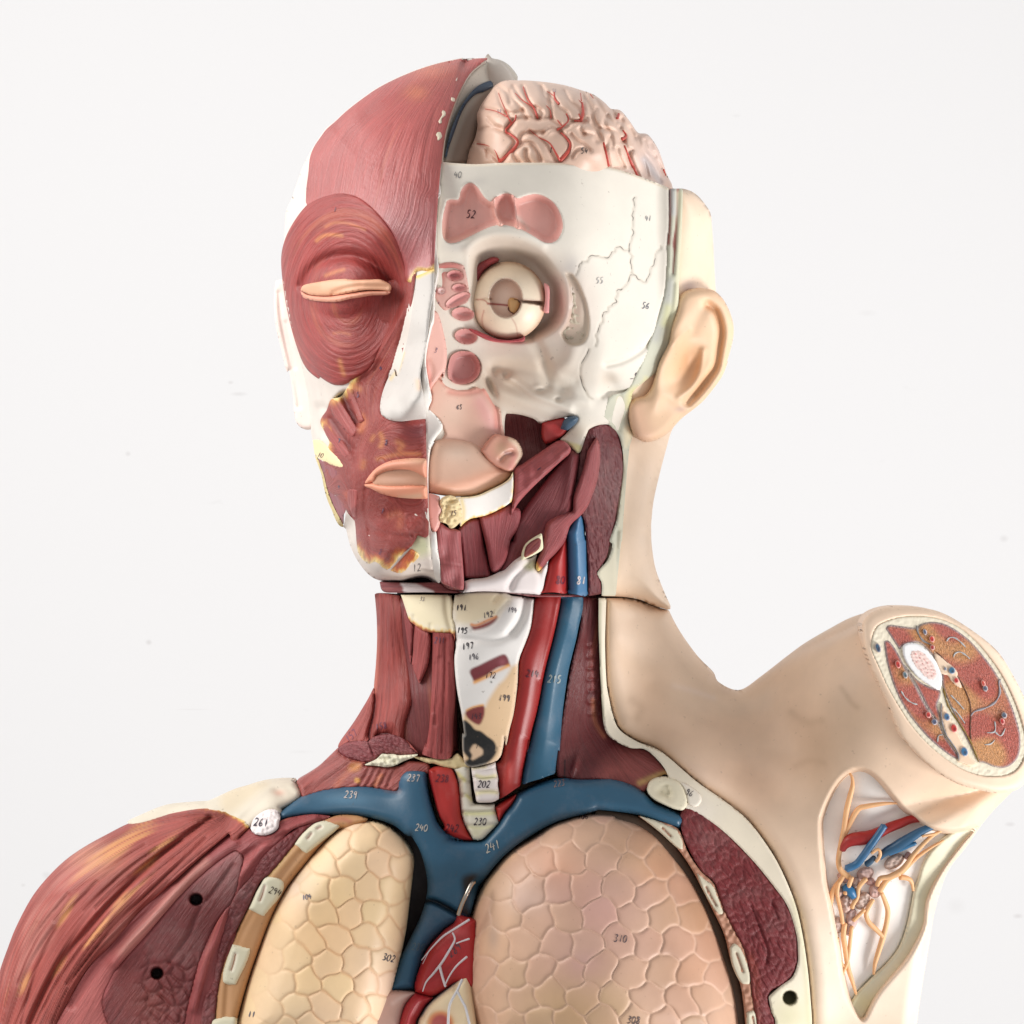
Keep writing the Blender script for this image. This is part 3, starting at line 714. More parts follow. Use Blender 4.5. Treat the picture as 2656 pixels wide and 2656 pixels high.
# ------------------------------------------------------------------ right half of the head: bare skull, brain, ear
# skin covered back of the head and upper neck
hd('head_skin', "E 1165 155 * 1200 150 1250 153 1330 180 1400 232 1480 330 1518 400 1530 500 1545 700 1560 1000 1572 1200 1590 1500 H 1340 700 1345 790 1310 870 1260 1050 1200 1280 1140 1550 1115 1800 J 1414 60 1418 200 1450 400 1520 590 1577 720 1560 748 * 1480 725 1400 700 1330 665 1180 638 1000 632 * H 640 1932 620 1500 700 1000 650 700 800 500 900 200 E 1000 1600 1080 1200 1100 700 1130 400",
   HR, SKIN, M_SKIN, h=6, off=-14, bevel=60, bh=70, roundback=(-60, (150, 260)),
   ops=[lambda x, y, d: d - 0.35 * np.maximum(0, x - 1700) * (y < 1150)],
   paint=[('d', 1785, 745, 22, 18, (120, 85, 100), .55)])
hd('braincase', "B 1590 960 * 1520 900 1460 800 1400 700 1300 600 1180 500 1080 420 950 370 700 320 600 330 B 570 260 530 190 480 140 420 122 380 120 200 500 130 900 130 1100 * 800 1150 1500 1150",
   lambda x, y: HR(x, y) * 0 + 0, (200, 190, 180), M_BONE, h=7, off=-40, bevel=60, bh=60, roundback=(-60, (200, 330)))

# strips of cut skin, muscle and bone edge beside the skull
hd('skin_cut_edge', "E 1110 152 * 1240 150 * 1240 200 1235 450 1225 700 1205 1000 1195 1300 1150 1550 1100 1750 1040 1932 H 960 420 920 520 900 620 880 700 905 800 935 850 * 925 920 900 1000 890 1100 870 1300 840 1700 825 1932 J 1160 200 1140 400 1120 600 1118 630 * 1000 628 * 1000 520 965 435 1050 330 1090 200 H 700 1932 780 1700 830 1350 840 1150 820 980 770 850 700 790 620 700 * 700 500 900 400 E 920 1650 1040 1250 1085 900 1085 700 1105 500",
   HR, (196, 196, 178), M_BONE, h=3.4, off=0, bevel=5, thick=60,
   ops=[('g', "E 1200 170 1185 400 1160 700 1140 1000", 6, 8), ('g', "H 860 850 870 1000 845 1300 820 1800 J 1130 100 1130 500", 5, 6), ('g', "E 1150 1100 1120 1400 1060 1700 1000 1932", 5, 5), ('g', "H 800 500 810 700 790 820", 8, 8), ('b', 1625, 1130, 16, 24, 18)],
   paint=[('s', "E 1105 150 1110 330 1105 500 1095 700", 5, (140, 70, 64), 1), ('p', "E 1178 152 1202 152 1195 300 1190 500 1180 700 1165 850 1145 1010 1138 980 1148 800 1140 690 1165 520 1175 300", (134, 58, 56), 1.5),
          ('s', "E 1140 150 1150 400", 8, (190, 190, 196), .6), ('s', "E 1120 1100 1080 1300 1020 1500 970 1650", 14, (176, 176, 170), .8), ('s', "E 1210 200 1210 600 1190 1000 1170 1300 1100 1650", 8, (214, 210, 178), .8), ('s', "E 1090 1350 1060 1500", 12, (206, 204, 140), .5),
          ('p', "H 900 420 1010 380 1060 300 1100 350 1060 440 960 520 880 620 860 560", (214, 208, 160), 8), ('s', "H 800 520 805 700", 6, (230, 210, 160), .7), ('p', "H 850 820 900 800 930 870 900 960 860 1000", (236, 226, 196), 8),
          ('s', "H 845 1100 840 1300 820 1600 800 1932 J 1080 350", 7, (206, 200, 176), .8), ('p', "J 960 430 1050 350 1120 300 1115 640 1000 640 1000 520", (206, 200, 178), 4)])

# ear
er = TPS([(1740,860),(1760,770),(1820,752),(1880,800),(1900,860),(1880,950),(1840,1040),(1780,1090),(1720,1130),(1680,1145),(1640,1100),(1640,1040),(1700,1000),(1760,1000),(1810,880)],
         [120, 60, 20, -20, -40, -30, 0, 40, 90, 120, 130, 130, 120, 70, 50], 1e-4)
ear = hd('ear', "E 1185 1290 * 1215 1225 1260 1180 1350 1152 1450 1150 1560 1178 1650 1268 1712 1390 1748 1520 1745 1650 1715 1780 1670 1932 H 1885 150 1830 290 1740 420 1640 540 1540 625 1440 700 1370 770 1300 850 1200 920 1080 950 985 920 930 850 900 760 880 640 890 560 950 510 * 1000 500 1060 480 1120 400 1160 280 1200 150 E 1100 1700 1130 1550 1170 1400",
   er, (236, 200, 166), M_SKIN, h=3.4, off=20, bevel=26, bh=34, thick=50,
   ops=[('g', "E 1490 1320 1560 1370 1605 1480 1620 1600 1600 1750 1570 1932 H 1700 300 1600 430 1480 560", 11, 34),
        ('g', "E 1330 1560 1400 1420 1470 1330", 20, 9),
        ('b', 1785, 950, 44, 62, -62, 15), ('b', 1765, 890, 40, 50, -14, 15), ('b', 1745, 985, 30, 28, -20, 0),
        ('b', 1705, 1040, 16, 30, 10, 20), ('g', "H 1290 500 1350 560 1430 590", 22, -8), ('g', "H 1640 40 1600 250 1520 400 1400 500", 9, -10), ('g', "E 1150 1700 1250 1600 1300 1560", 8, -5)],
   paint=[('d', 1785, 940, 44, 60, (214, 160, 112), .75), ('s', "E 1570 1380 1615 1500 1625 1650 1590 1900 H 1690 300 1560 480", 9, (214, 166, 120), .75), ('s', "H 960 600 1000 750 1050 880", 28, (222, 172, 146), .5),
          ('s', "E 1400 1160 1600 1220 1700 1420 1735 1600", 8, (240, 196, 160), .5), ('d', 1765, 1062, 14, 8, (170, 140, 140), .5)])
hd('ear', "C 60 880 * 150 880 190 1050 240 1250 300 1450 350 1700 400 1932 F 430 200 450 400 460 540 430 620 * 378 634 315 618 268 565 245 470 235 330 220 200 190 30 C 165 1780 110 1550 62 1350 42 1150 45 1000",
   lambda x, y: -30 + (x - 800) * .85, (250, 230, 220), M_SKIN, h=3.5, bevel=12, bh=14, thick=40,
   ops=[('g', "C 90 1000 110 1250 180 1600 F 250 150 290 400", 6, 10), ('g', "C 160 1300 250 1750", 5, 8)], label='far ear seen edge-on against the wall')

# exposed skull
PIT_F = "B 140 1010 * 175 1003 212 1003 225 950 262 907 300 900 340 930 380 990 422 1022 * 460 985 500 966 545 970 575 1002 * 640 978 700 968 760 985 820 1030 855 1090 872 1150 870 1200 840 1260 790 1283 740 1275 680 1240 600 1197 540 1180 480 1172 420 1182 350 1212 260 1256 200 1281 150 1284 116 1252 108 1180 116 1100"
ORB = "D 425 720 440 590 525 490 650 432 800 422 950 450 1100 520 1220 600 1330 740 1425 880 1450 1050 1430 1230 1350 1370 1200 1470 1050 1520 850 1520 650 1470 500 1330 445 1150 435 900"
TEMP = "D 1395 795 * 1480 798 1545 880 1600 1000 1640 1120 1662 1280 1655 1400 1620 1490 1560 1530 1470 1535 1400 1490 1360 1400 1420 1300 1455 1150 1455 1000 1430 880"
CELLS = [(TE('D', 310, 830, 85, 55), 42), (TE('D', 355, 955, 76, 46), 38), (TE('D', 340, 1075, 140, 56, -28), 30), (TE('D', 390, 1215, 115, 68, 5), 40), (TE('D', 420, 1440, 115, 78, 5), 44), (TE('D', 402, 1752, 176, 174), 66)]
def skull_lumps(x, y, d):
    a = (y - 1000) * .5 - (x - 1300) * .3
    return d + 12 * np.exp(-((y - 1010 - (x - 1300) * .45) / 26) ** 2) * sm((x - 1250) / 60) * sm((1560 - x) / 60) - 16 * np.exp(-((y - 965 - (x - 1280) * .3) / 30) ** 2) * sm((x - 1240) / 60) * sm((1500 - x) / 60)
ZIG = lambda spec, amp, n, seed: (lambda q, r: q + r.randn(*q.shape) * amp)(spline(spec, False, n), np.random.RandomState(seed))
SUT = [ZIG("E 750 240 735 400 738 500 740 600 715 700 710 770 725 850 720 900 730 970 715 1000", 2.2, 8, 1), ZIG("E 700 760 620 745 560 760 500 830 430 840 340 830 270 870 210 900 185 1000", 2.4, 8, 2),
       ZIG("E 715 1010 700 1080 650 1140 590 1170 560 1300 490 1350 430 1480 390 1600 360 1700 355 1745", 2.4, 8, 3), ZIG("E 730 990 780 1040 840 1090 880 1070 920 960 950 870 980 790 1020 720", 1.8, 8, 4),
       ZIG("H 490 20 440 120 405 220 410 300 440 400 480 480 530 525", 1.0, 14, 5)]
sk = hd('skull', "B 112 772 * 200 781 330 787 480 779 700 777 900 781 1050 790 1200 816 1340 860 1450 900 1535 936 * E 1105 300 1110 500 1092 650 1080 765 * 1088 800 1082 1000 1068 1180 1045 1270 1000 1420 970 1560 940 1660 * 960 1690 * 962 1932 H 1145 30 1125 150 1085 290 1020 370 950 420 870 450 * 880 560 860 650 820 740 780 860 745 800 * 700 780 640 775 560 790 490 825 * 460 900 440 960 410 1045 380 1072 * 330 1020 270 960 200 930 * 290 840 380 720 350 690 240 702 100 735 0 765 G 1300 722 1180 682 1090 668 1010 665 * 1000 760 1000 900 * 700 1000 400 940 * 200 900 150 500 D 40 1500 * 75 1150 100 850 150 720 D 130 680 110 500 130 200 150 0",
   HR, BONE, M_BONE, h=3.6, off=0, bevel=7, bh=7, thick=110,
   ops=[('pit', PIT_F, 64, 10), ('pit', ORB, 84, 44), ('b', 1345, 682, 100, 44, -52, 8), ('pit', TEMP, 19, 9), ('g', "D 430 560 560 450 760 405 1000 440 1180 540", 12, -7),
        ('b', 1510, 800, 14, 60, 6), skull_lumps, ('b', 1580, 985, 20, 16, -18, 30), ('b', 1590, 1010, 40, 24, -8, 20), ('b', 1600, 1000, 90, 18, -10, -32),
        ('g', "E 940 1660 800 1790 640 1880 480 1920", 8, 12), ('g', "H 620 490 700 455 870 450", 8, 10), ('b', 1320, 980, 18, 14, 9), ('b', 1312, 974, 8, 7, -16), ('b', 1400, 1012, 12, 7, -14), ('b', 1447, 1036, 9, 6, -14), ('b', 1270, 1000, 9, 28, -28, -25), ('b', 1340, 1010, 60, 20, -12, 25), ('b', 1500, 1000, 50, 40, -10),
        ('g', "H 0 420 150 500 300 540 480 560", 14, -8), ('g', "G 950 260 1100 340 1300 480 1500 560 1650 620", 12, -15), ('g', "G 900 230 1100 200 1400 280 1600 420", 18, 14), ('g', "D 1060 1440 1130 1520 1200 1700 1240 1932", 14, 14), ('g', "G 700 420 820 520 900 620", 10, 8), ('g', "D 1500 1560 1450 1700 1350 1800", 20, -10), ('g', "H 60 180 200 260 350 330", 16, 8)] +
       [('g', s_, 2.6, 3.2) for s_ in SUT] + [('pit', c_, d_, 12) for c_, d_ in CELLS],
   paint=[('p', ORB, (206, 186, 170), 16, .5), ('p', TEMP, (208, 198, 178), 5, .9), ('d', 1465, 800, 60, 90, (206, 156, 146), .5), ('d', 1300, 1010, 130, 90, (190, 162, 136), .6), ('d', 1410, 940, 90, 40, (200, 178, 156), .5), ('d', 1300, 960, 60, 50, (196, 170, 148), .5), ('d', 1480, 1120, 60, 30, (206, 186, 160), .5),
          ('d', 1185, 640, 30, 14, (170, 168, 170), .4), ('d', 1480, 690, 22, 30, (190, 185, 182), .5), ('d', 1575, 985, 26, 20, (186, 168, 150), .5), ('d', 1240, 470, 24, 12, (190, 186, 180), .3), ('s', "B 130 781 330 792 700 783 1100 800 1340 866 1530 942", 3, (240, 220, 190), .6),
          ('p', "H 200 930 270 960 330 1020 380 1072 410 1045 420 990 330 960", (216, 206, 130), 4, .7), ('s', "D 1480 960 1500 1050 1470 1150", 5, (226, 214, 204), .8)] +
         [('s', s_, 2.6, (176, 166, 150), .55) for s_ in SUT] + [lambda x, y, c: c],
   strokes=[(s_[i:i + 4], 1.6, (122, 114, 108), 0) for j, s_ in enumerate(SUT) for i in range(j % 2, len(s_) - 4, 5)],
   texts=[('B', 212, 852, '40', 40, (140, 138, 136)), ('B', 1405, 1125, '41', 34, (150, 150, 150)), ('E', 410, 1072, '55', 62, (170, 168, 166)), ('E', 872, 1325, '56', 62, (120, 120, 125), 8), ('H', 968, 292, '-57', 62, (100, 90, 96))])
part('temporal_cut', "D 1495 955 * 1520 1050 1545 1150 1600 1330 1610 1450 1560 1510 1470 1525 1400 1480 1375 1410 1400 1330 1440 1310 1470 1180 1480 1050", HR, (200, 188, 168), M_POR, parent=sk, h=3, off=-17, bevel=5, bh=3, thick=30,
     ops=[('noise', 16, 2.2, 5)] + [('b', 1100 + cx * .2588, 500 + cy * .2588, r * .25, r * .22, -9) for cx, cy, r in [(1530, 1440, 30), (1410, 1320, 26), (1470, 1400, 34), (1400, 1460, 24), (1540, 1350, 28), (1470, 1330, 22), (1500, 1500, 24), (1440, 1250, 20)]])
part('frontal_sinus', PIT_F, HR, PINK, M_GLOSS, parent=sk, h=3.2, off=-8, bevel=0, thick=20,
     ops=[('pit', PIT_F, 30, 22), ('g', "B 440 1000 450 1100 480 1160", 7, -20), ('g', "B 562 990 575 1080 590 1180", 6, -22), ('g', "B 230 960 260 1060 250 1200", 14, 6), ('b', 1313, 540, 14, 40, -8), ('b', 1385, 545, 30, 40, -10)],
     paint=[('s', "B 590 1120 620 1160 650 1190", 6, (210, 196, 186), .7), ('s', "B 420 1020 470 1150 560 1170 620 1190", 12, (238, 180, 164), .6), ('s', "B 130 1270 300 1230 480 1165", 6, (236, 186, 170), .7), ('d', 1150, 610, 14, 30, (190, 150, 130), .5)],
     texts=[('B', 295, 1100, '52', 48, (90, 50, 55), 4, 3)])

# ethmoid cells and maxillary sinus
for nm, e, dp, cc in [(n_, e_, d_ * .8, tuple(min(255, int(v * .66 + 88)) for v in c_)) for n_, e_, d_, c_ in [('air_cell', TE('D', 310, 830, 85, 55), 30, (192, 96, 96)), ('air_cell', TE('D', 355, 955, 76, 46), 26, (196, 108, 106)), ('air_cell', TE('D', 175, 985, 44, 40), 14, (196, 150, 146)),
                      ('air_cell', TE('D', 340, 1075, 140, 56, -28), 18, (204, 118, 112)), ('air_cell', TE('D', 390, 1215, 115, 68, 5), 26, (190, 112, 106)), ('air_cell', TE('D', 420, 1440, 115, 78, 5), 30, (196, 110, 104)),
                      ('maxillary_sinus', T("D 245 1720 270 1640 330 1595 400 1585 480 1600 540 1660 565 1740 550 1820 500 1880 420 1915 320 1915 255 1870 235 1800"), 46, (180, 92, 86))]]:
    part(nm, e, HR, cc, M_GLOSS, parent=sk, h=3, off=6, bevel=0, thick=60, ops=[('pit', e, dp, 16)], paint=[('r', e, [(-3, (222, 180, 168), 1), (2, (214, 150, 142), .6), (7, cc, 0)])],
         texts=[])
part('ethmoid_wall', "D 150 715 * 200 700 300 700 400 730 * 430 860 450 1000 430 1100 330 1130 220 1180 180 1160 130 1100 100 1000 120 850", HR, (216, 170, 160), M_PNT, parent=sk, h=3.4, off=4, bevel=4, bh=4, thick=60,
     ops=[('b', 1175, 700, 30, 8, -8), ('b', 1140, 730, 12, 40, -6), ('pit', TE('D', 310, 830, 85, 55), 30, 8), ('pit', TE('D', 355, 955, 76, 46), 30, 8), ('pit', TE('D', 340, 1075, 140, 56, -28), 20, 8)],
     paint=[('p', "D 140 760 200 705 330 705 360 740 220 770 200 850 140 1000 110 980 120 850", (196, 108, 104), 8, .9)], texts=[('D', 320, 1115, '58', 62, (70, 40, 50), 0, 3), ('D', 145, 1105, 'v', 30, (150, 120, 125))])
part('air_cell', TE('D', 175, 985, 40, 36), HR, (192, 140, 138), M_GLOSS, parent=sk, h=3, off=6, bevel=0, ops=[('pit', TE('D', 175, 985, 40, 36), 10, 8)])

# eyeball with the front cut away
PUP = TE('D', 818, 1055, 168, 200)
eye_d = lambda x, y: HR(x, y) * 0 + 290 + 97 * np.sqrt(np.maximum(1 - ((x - 1319) ** 2 + (y - 781) ** 2) / 101 ** 2, 0.02))
eye = hd('eyeball', TE('D', 845, 1082, 376, 392), eye_d, (243, 226, 202), M_GLOSS, h=2.6, bevel=0, roundback=(290, (97, 97)),
   ops=[('pit', PUP, 42, 3), ('pit', "D 990 1075 * 1110 1080 1230 1092 * 1230 1148 * 1100 1120 960 1102 *", 34, 3), ('pit', "D 540 1058 * 620 1052 680 1050 * 680 1078 * 560 1072 *", 14, 3)],
   paint=[('p', PUP, (228, 198, 180), 2), ('s', "D 990 1080 1120 1092 1210 1112", 5, (120, 72, 60), .8), ('s', "D 640 1112 740 1118 850 1130", 2.6, (150, 40, 40), 1), ('s', "D 640 1110 600 1075 520 1070", 2, (190, 120, 100), .8),
          ('s', "D 600 1180 580 1270 600 1360 650 1420", 2, (186, 110, 90), .6), ('s', "D 880 1260 920 1330 940 1440", 2, (190, 130, 110), .5), ('s', "D 530 900 640 760", 4, (180, 120, 96), .5), ('s', "D 1000 740 1100 800 1180 900", 3, (190, 130, 100), .5), ('r', TE('D', 845, 1082, 376, 392), [(-2, (196, 140, 110), .8), (5, (210, 170, 130), .4), (14, SKIN, 0)])])
part('lens', "D 845 1070 870 1050 930 1062 960 1090 950 1150 920 1200 885 1212 850 1180 840 1130", lambda x, y: x * 0 + 364, (200, 156, 104), M_GLOSS, parent=eye, h=2.4, bevel=12, bh=12, thick=20, strokes=[(T("D 845 1140 850 1180 895 1212"), 3, (90, 40, 36), 0), (T("D 900 1066 940 1075 965 1105"), 3, (90, 50, 40), 0)])
hd('eye_muscle', "D 1200 905 * 1235 915 1258 960 1256 1100 1252 1205 * 1215 1203 1195 1180 1210 1100 1212 1000", lambda x, y: x * 0 + 350, (232, 160, 158), M_GLOSS, h=2.5, bevel=7, bh=6, thick=30)
hd('eye_muscle', "D 480 800 520 730 620 670 700 640 750 660 740 690 660 730 590 790 540 890 500 980 490 1070 470 1040 480 950 470 860", lambda x, y: x * 0 + 330, (130, 48, 52), M_MUS, h=2.5, bevel=8, bh=10, thick=60, fib=straight(-45, .1), paint=[('s', "D 640 700 740 660", 5, (170, 70, 74), .7)])
hd('eye_muscle', "D 440 1365 500 1370 600 1410 700 1455 800 1475 900 1472 980 1455 1010 1430 1000 1480 900 1492 760 1495 640 1475 540 1430", lambda x, y: x * 0 + 352, (190, 84, 90), M_MUS, h=2.5, bevel=6, bh=6, thick=60, fib=straight(15, .1))

# brain under the raised edge of the vault
BR = "B 265 790 * 285 700 320 620 335 540 330 480 360 410 410 340 450 290 510 262 590 262 640 262 760 272 880 292 980 322 1060 350 1130 400 1170 440 1230 450 1290 520 1340 590 1400 600 1460 680 1495 770 1520 850 1555 925 1545 1000 * 1300 1000 900 960 500 900 280 860 *"
br_d = TPS([(1220,420),(1300,300),(1400,230),(1550,260),(1650,340),(1720,450),(1450,330),(1400,420),(1550,400),(1600,480),(1300,210),(1240,300)], [300, 300, 200, 150, 90, 20, 310, 360, 300, 190, 150, 230], 1e-4)
GY = ["B 330 580 400 560 470 570 530 590", "B 520 560 560 510 640 500 720 505 790 500", "B 600 650 620 600 690 590 740 590", "B 600 780 560 720 600 670 660 650 700 690 730 760", "B 460 330 480 400 520 470 560 520 520 580 570 640 540 700 490 770",
      "B 560 300 610 380 670 430 710 500", "B 620 300 650 380 690 440", "B 700 270 760 330 820 380 850 430 900 470 905 540 850 570", "B 880 330 920 400 980 450 990 510 930 520", "B 790 340 790 420 800 500 850 540", "B 860 590 910 650 900 720 850 770",
      "B 930 520 1000 520 1070 560 1100 640", "B 980 330 1040 420 1060 520 1100 600 1130 680 1160 790", "B 1060 350 1130 470 1200 540 1260 600 1250 640", "B 1250 640 1290 740 1340 860", "B 1100 560 1200 580 1240 640", "B 1200 480 1280 560 1340 680 1380 780 1400 860",
      "B 1340 620 1380 720 1440 800 1480 900", "B 1000 600 1060 600 1080 640", "B 660 580 760 650 790 700 830 770", "B 360 440 440 450 510 480", "B 1020 320 1000 380 1000 440", "B 750 590 800 560 860 590", "B 1180 450 1210 520", "B 1420 660 1450 760 1520 870", "B 400 700 440 740 470 770", "B 340 660 390 690 400 740", "B 400 500 430 540 480 560", "B 540 330 560 380 600 420 640 500", "B 470 300 520 340 540 400", "B 740 300 750 360 790 400", "B 620 450 560 470 520 460", "B 700 430 740 460 720 500", "B 640 700 640 740 660 780", "B 920 600 960 640 1000 660 1040 700", "B 930 740 960 700 1000 690", "B 1020 500 980 560 1000 600", "B 1080 440 1060 500 1100 560", "B 1150 480 1130 540 1170 600 1180 680", "B 1210 690 1220 740 1250 800", "B 1290 560 1320 620", "B 1380 640 1400 700 1440 740", "B 1450 720 1480 800 1500 860", "B 1160 620 1140 680", "B 880 280 940 310 1000 320", "B 1240 500 1230 560", "B 1300 800 1280 740 1300 700"]
brain = hd('brain', BR, lambda x, y: br_d(x, y), (226, 192, 172), M_GLOSS, h=3, bevel=70, bh=95, roundback=(-40, (120, 200)),
   ops=[('g', g, 5.8, 15) for g in GY] + [('noise', 90, 3, 8), ('b', 1395, 260, 22, 16, 12, 40), ('b', 1485, 255, 18, 22, 12, 20), ('b', 1370, 360, 20, 14, 12), ('b', 1425, 340, 18, 10, 12, -20), ('b', 1380, 395, 34, 26, 10), ('b', 1500, 325, 22, 10, 10)],
   paint=[('d', 1380, 390, 30, 24, (206, 176, 158), .6), ('d', 1500, 410, 60, 40, (222, 186, 166), .4), ('d', 1690, 420, 50, 70, (206, 184, 178), .6), ('s', "B 1380 760 1440 840 1480 900", 10, (190, 186, 190), .6), ('d', 1440, 235, 90, 40, (232, 208, 192), .4)],
   texts=[('B', 1005, 702, '54', 36, (40, 36, 40)), ('B', 795, 695, '1', 44, (50, 45, 50)), ('B', 470, 455, '53', 22, (170, 150, 150)), ('B', 815, 325, '53', 20, (190, 170, 170))])
AR = [("B 470 770 520 730 570 680 585 640 540 600 510 580 540 540 570 510 575 480", [12, 12, 8, 7, 5]), ("B 470 770 445 700 400 670 330 658", [6, 3]), ("B 545 525 520 480 515 455", [6, 3]), ("B 520 490 450 455 380 440", [4, 2]), ("B 545 530 500 430 465 340", [4, 2]),
      ("B 712 500 690 440 650 380 620 300", [7, 5, 3]), ("B 690 430 620 390 570 340", [4, 2]), ("B 845 410 820 380 815 335", [9, 5]), ("B 815 360 770 330", [3, 2]), ("B 795 500 790 450 765 420", [5, 2]), ("B 835 572 870 550 905 510 890 470", [7, 4]), ("B 860 545 835 510", [5, 3]),
      ("B 850 765 900 710 915 660 880 610 855 590", [13, 9, 5]), ("B 850 765 815 700 780 650 720 620 665 575", [8, 4, 2]), ("B 980 515 995 460 990 400", [12, 6]), ("B 995 410 960 380", [5, 3]), ("B 985 390 980 340", [4, 2]), ("B 940 515 985 515", [5, 8]), ("B 1125 650 1140 720 1155 798", [6, 12]), ("B 1255 670 1290 760 1335 860", [6, 12]),
      ("B 1240 630 1265 610 1245 575", [12, 5]), ("B 1210 500 1220 470", [10, 8]), ("B 1040 350 1060 375", [5, 4]), ("B 1500 820 1515 860", [7, 3]), ("B 925 330 940 360", [2, 2]), ("B 970 470 990 520", [4, 3])]
P_ = spline(BR)
def brain_surface(x, y):
    d = relief(x, y, br_d(x, y), [('g', g, 5.8, 9) for g in GY]); return d - 95 * (1 - circ(np.maximum(sdist(x, y, P_), 0) / 70))
for a_, w_ in AR:
    tube('artery', smooth_line(T(a_), 7), [v * .4 for v in w_], 1.0, (200, 82, 70), M_GLOSS, parent=brain, n=7, flat=.6, step=4, dfun=brain_surface)

# inside of the skull vault with its blue sinus
vd = lambda x, y: 250 - 1.15 * np.maximum(0, x - 1160) - .15 * (x - 1160) - (430 - y) * .55
vault = hd('skull_vault', "B 112 775 * 118 640 140 560 180 430 230 310 300 205 398 130 * 430 126 480 135 530 165 570 210 590 245 * 560 262 500 300 420 380 350 480 330 600 280 720 262 780", vd, (206, 198, 186), M_BONE, h=3.4, off=-30, bevel=12, bh=14, thick=60,
   ops=[('b', 1180, 350, 26, 110, -40, 20)], paint=[('p', "B 160 780 210 600 260 480 330 380 400 310 450 290 470 330 400 400 340 500 330 620 280 720 262 780", (166, 146, 132), 8), ('r', "B 112 775 140 560 180 430 230 310 300 200 400 121 430 110 200 100 50 400", [(-10, BONE, 0), (-8, (176, 170, 162), .7), (-2, (176, 170, 162), .3), (0, WHT, 0)]), ('d', 1300, 195, 8, 10, (150, 140, 130), .6)])
part('venous_sinus', "B 130 740 * 150 640 180 540 220 450 260 380 320 310 380 275 430 262 468 270 480 285 * 440 300 380 330 320 350 270 400 230 470 190 580 155 680 140 740", vd, (62, 82, 104), M_GLOSS, parent=vault, h=3, off=-20, bevel=5, thick=30)
# ------------------------------------------------------------------ muscles and vessels of the opened throat (head part)
hd('throat_muscle', "G 1005 640 * 1100 640 1300 700 1500 750 1700 760 H 400 700 480 800 500 1100 460 1500 440 1932 J 700 200 540 330 520 500 * I 1600 520 1400 500 1150 500 * 1140 580 940 515 900 80 * G 330 1800 560 1500 900 1200", HR, MUSD, M_CUT, h=5, off=-45, bevel=4, thick=120, fib=straight(80))
hd('carotid_artery', "G 1375 760 * 1450 735 1600 710 1640 800 1590 880 1520 925 1460 960 1400 970 * 1370 900", HR, (166, 40, 40), M_GLOSS, h=3, off=12, bevel=16, bh=18, thick=60)
hd('jugular_vein', "G 1560 820 * 1590 740 1640 700 1700 690 1740 705 1720 760 1640 830 1590 830", HR, (62, 88, 110), M_GLOSS, h=3, off=34, bevel=16, bh=20, thick=60)

hd('nasal_cavity', "G 200 0 330 0 415 40 415 120 395 230 * 370 300 380 350 420 395 520 425 640 425 720 400 790 388 * 840 480 900 580 955 620 970 700 978 780 1005 900 * 1000 1000 800 1100 500 1100 300 1000 * 395 890 375 800 330 710 250 650 225 610 255 540 262 470 250 400 300 300 260 150", HR, (216, 176, 158), M_PNT, h=3.4, off=14, bevel=9, bh=10, thick=120,
   ops=[('g', "G 760 400 880 560 930 680 950 880", 12, 14), ('g', "G 820 430 940 600 965 740 970 880", 6, -8), ('g', "G 440 440 600 460 740 430", 8, 5), ('b', 1190, 1080, 50, 60, -14)],
   paint=[('s', "G 450 450 560 465 740 440", 8, (222, 150, 136), .7), ('s', "G 760 560 830 700 900 800", 22, (220, 160, 156), .7), ('s', "G 780 420 900 600 920 800", 5, (226, 146, 132), .7), ('d', 1170, 1080, 40, 40, (200, 176, 156), .5), ('p', "G 330 0 415 0 415 100 400 220 380 260 340 180", (224, 206, 192), 6, .8), ('s', "G 370 290 360 350 430 400", 4, (222, 160, 142), .7)],
   texts=[('G', 550, 603, '65', 46, (90, 76, 76))])
hd('palate', "G 760 1040 * 820 950 870 895 920 870 1000 890 1060 905 1120 935 1165 1000 1182 1080 1150 1140 1110 1200 1085 1245 * 1000 1240 850 1150", HR, (208, 150, 132), M_GLOSS, h=3, off=46, bevel=14, bh=16, thick=80,
   ops=[('b', 1320, 1155, 22, 26, 12, 30), ('g', "G 960 1130 1010 1080 1070 1060", 7, 10)], paint=[('s', "G 1060 920 1140 990 1165 1080 1130 1150", 8, (226, 206, 180), .8), ('d', 1300, 1165, 20, 24, (200, 166, 136), .7), ('s', "G 1010 1060 1080 1080", 5, (150, 110, 110), .7), ('s', "G 1100 1100 1060 1200", 7, (232, 160, 150), .7)])
ton = hd('tongue', "G 228 1200 245 1080 290 960 340 930 440 915 560 925 690 955 800 1020 880 1095 950 1165 1020 1190 1080 1215 * 1086 1270 1040 1320 960 1375 880 1415 780 1460 700 1487 600 1496 500 1500 400 1490 300 1475 235 1460 * 222 1380", HR, (218, 180, 158), M_SKIN, h=3.2, off=36, bevel=44, bh=44, thick=120,
   ops=[('b', 1180, 1160, 70, 40, 12), ('g', "G 240 1420 500 1460 800 1400 1050 1250", 12, 6)], paint=[('s', "G 250 1400 500 1400 800 1300 1040 1220", 18, (226, 160, 130), .6), ('d', 1190, 1170, 50, 30, (190, 172, 156), .6)])
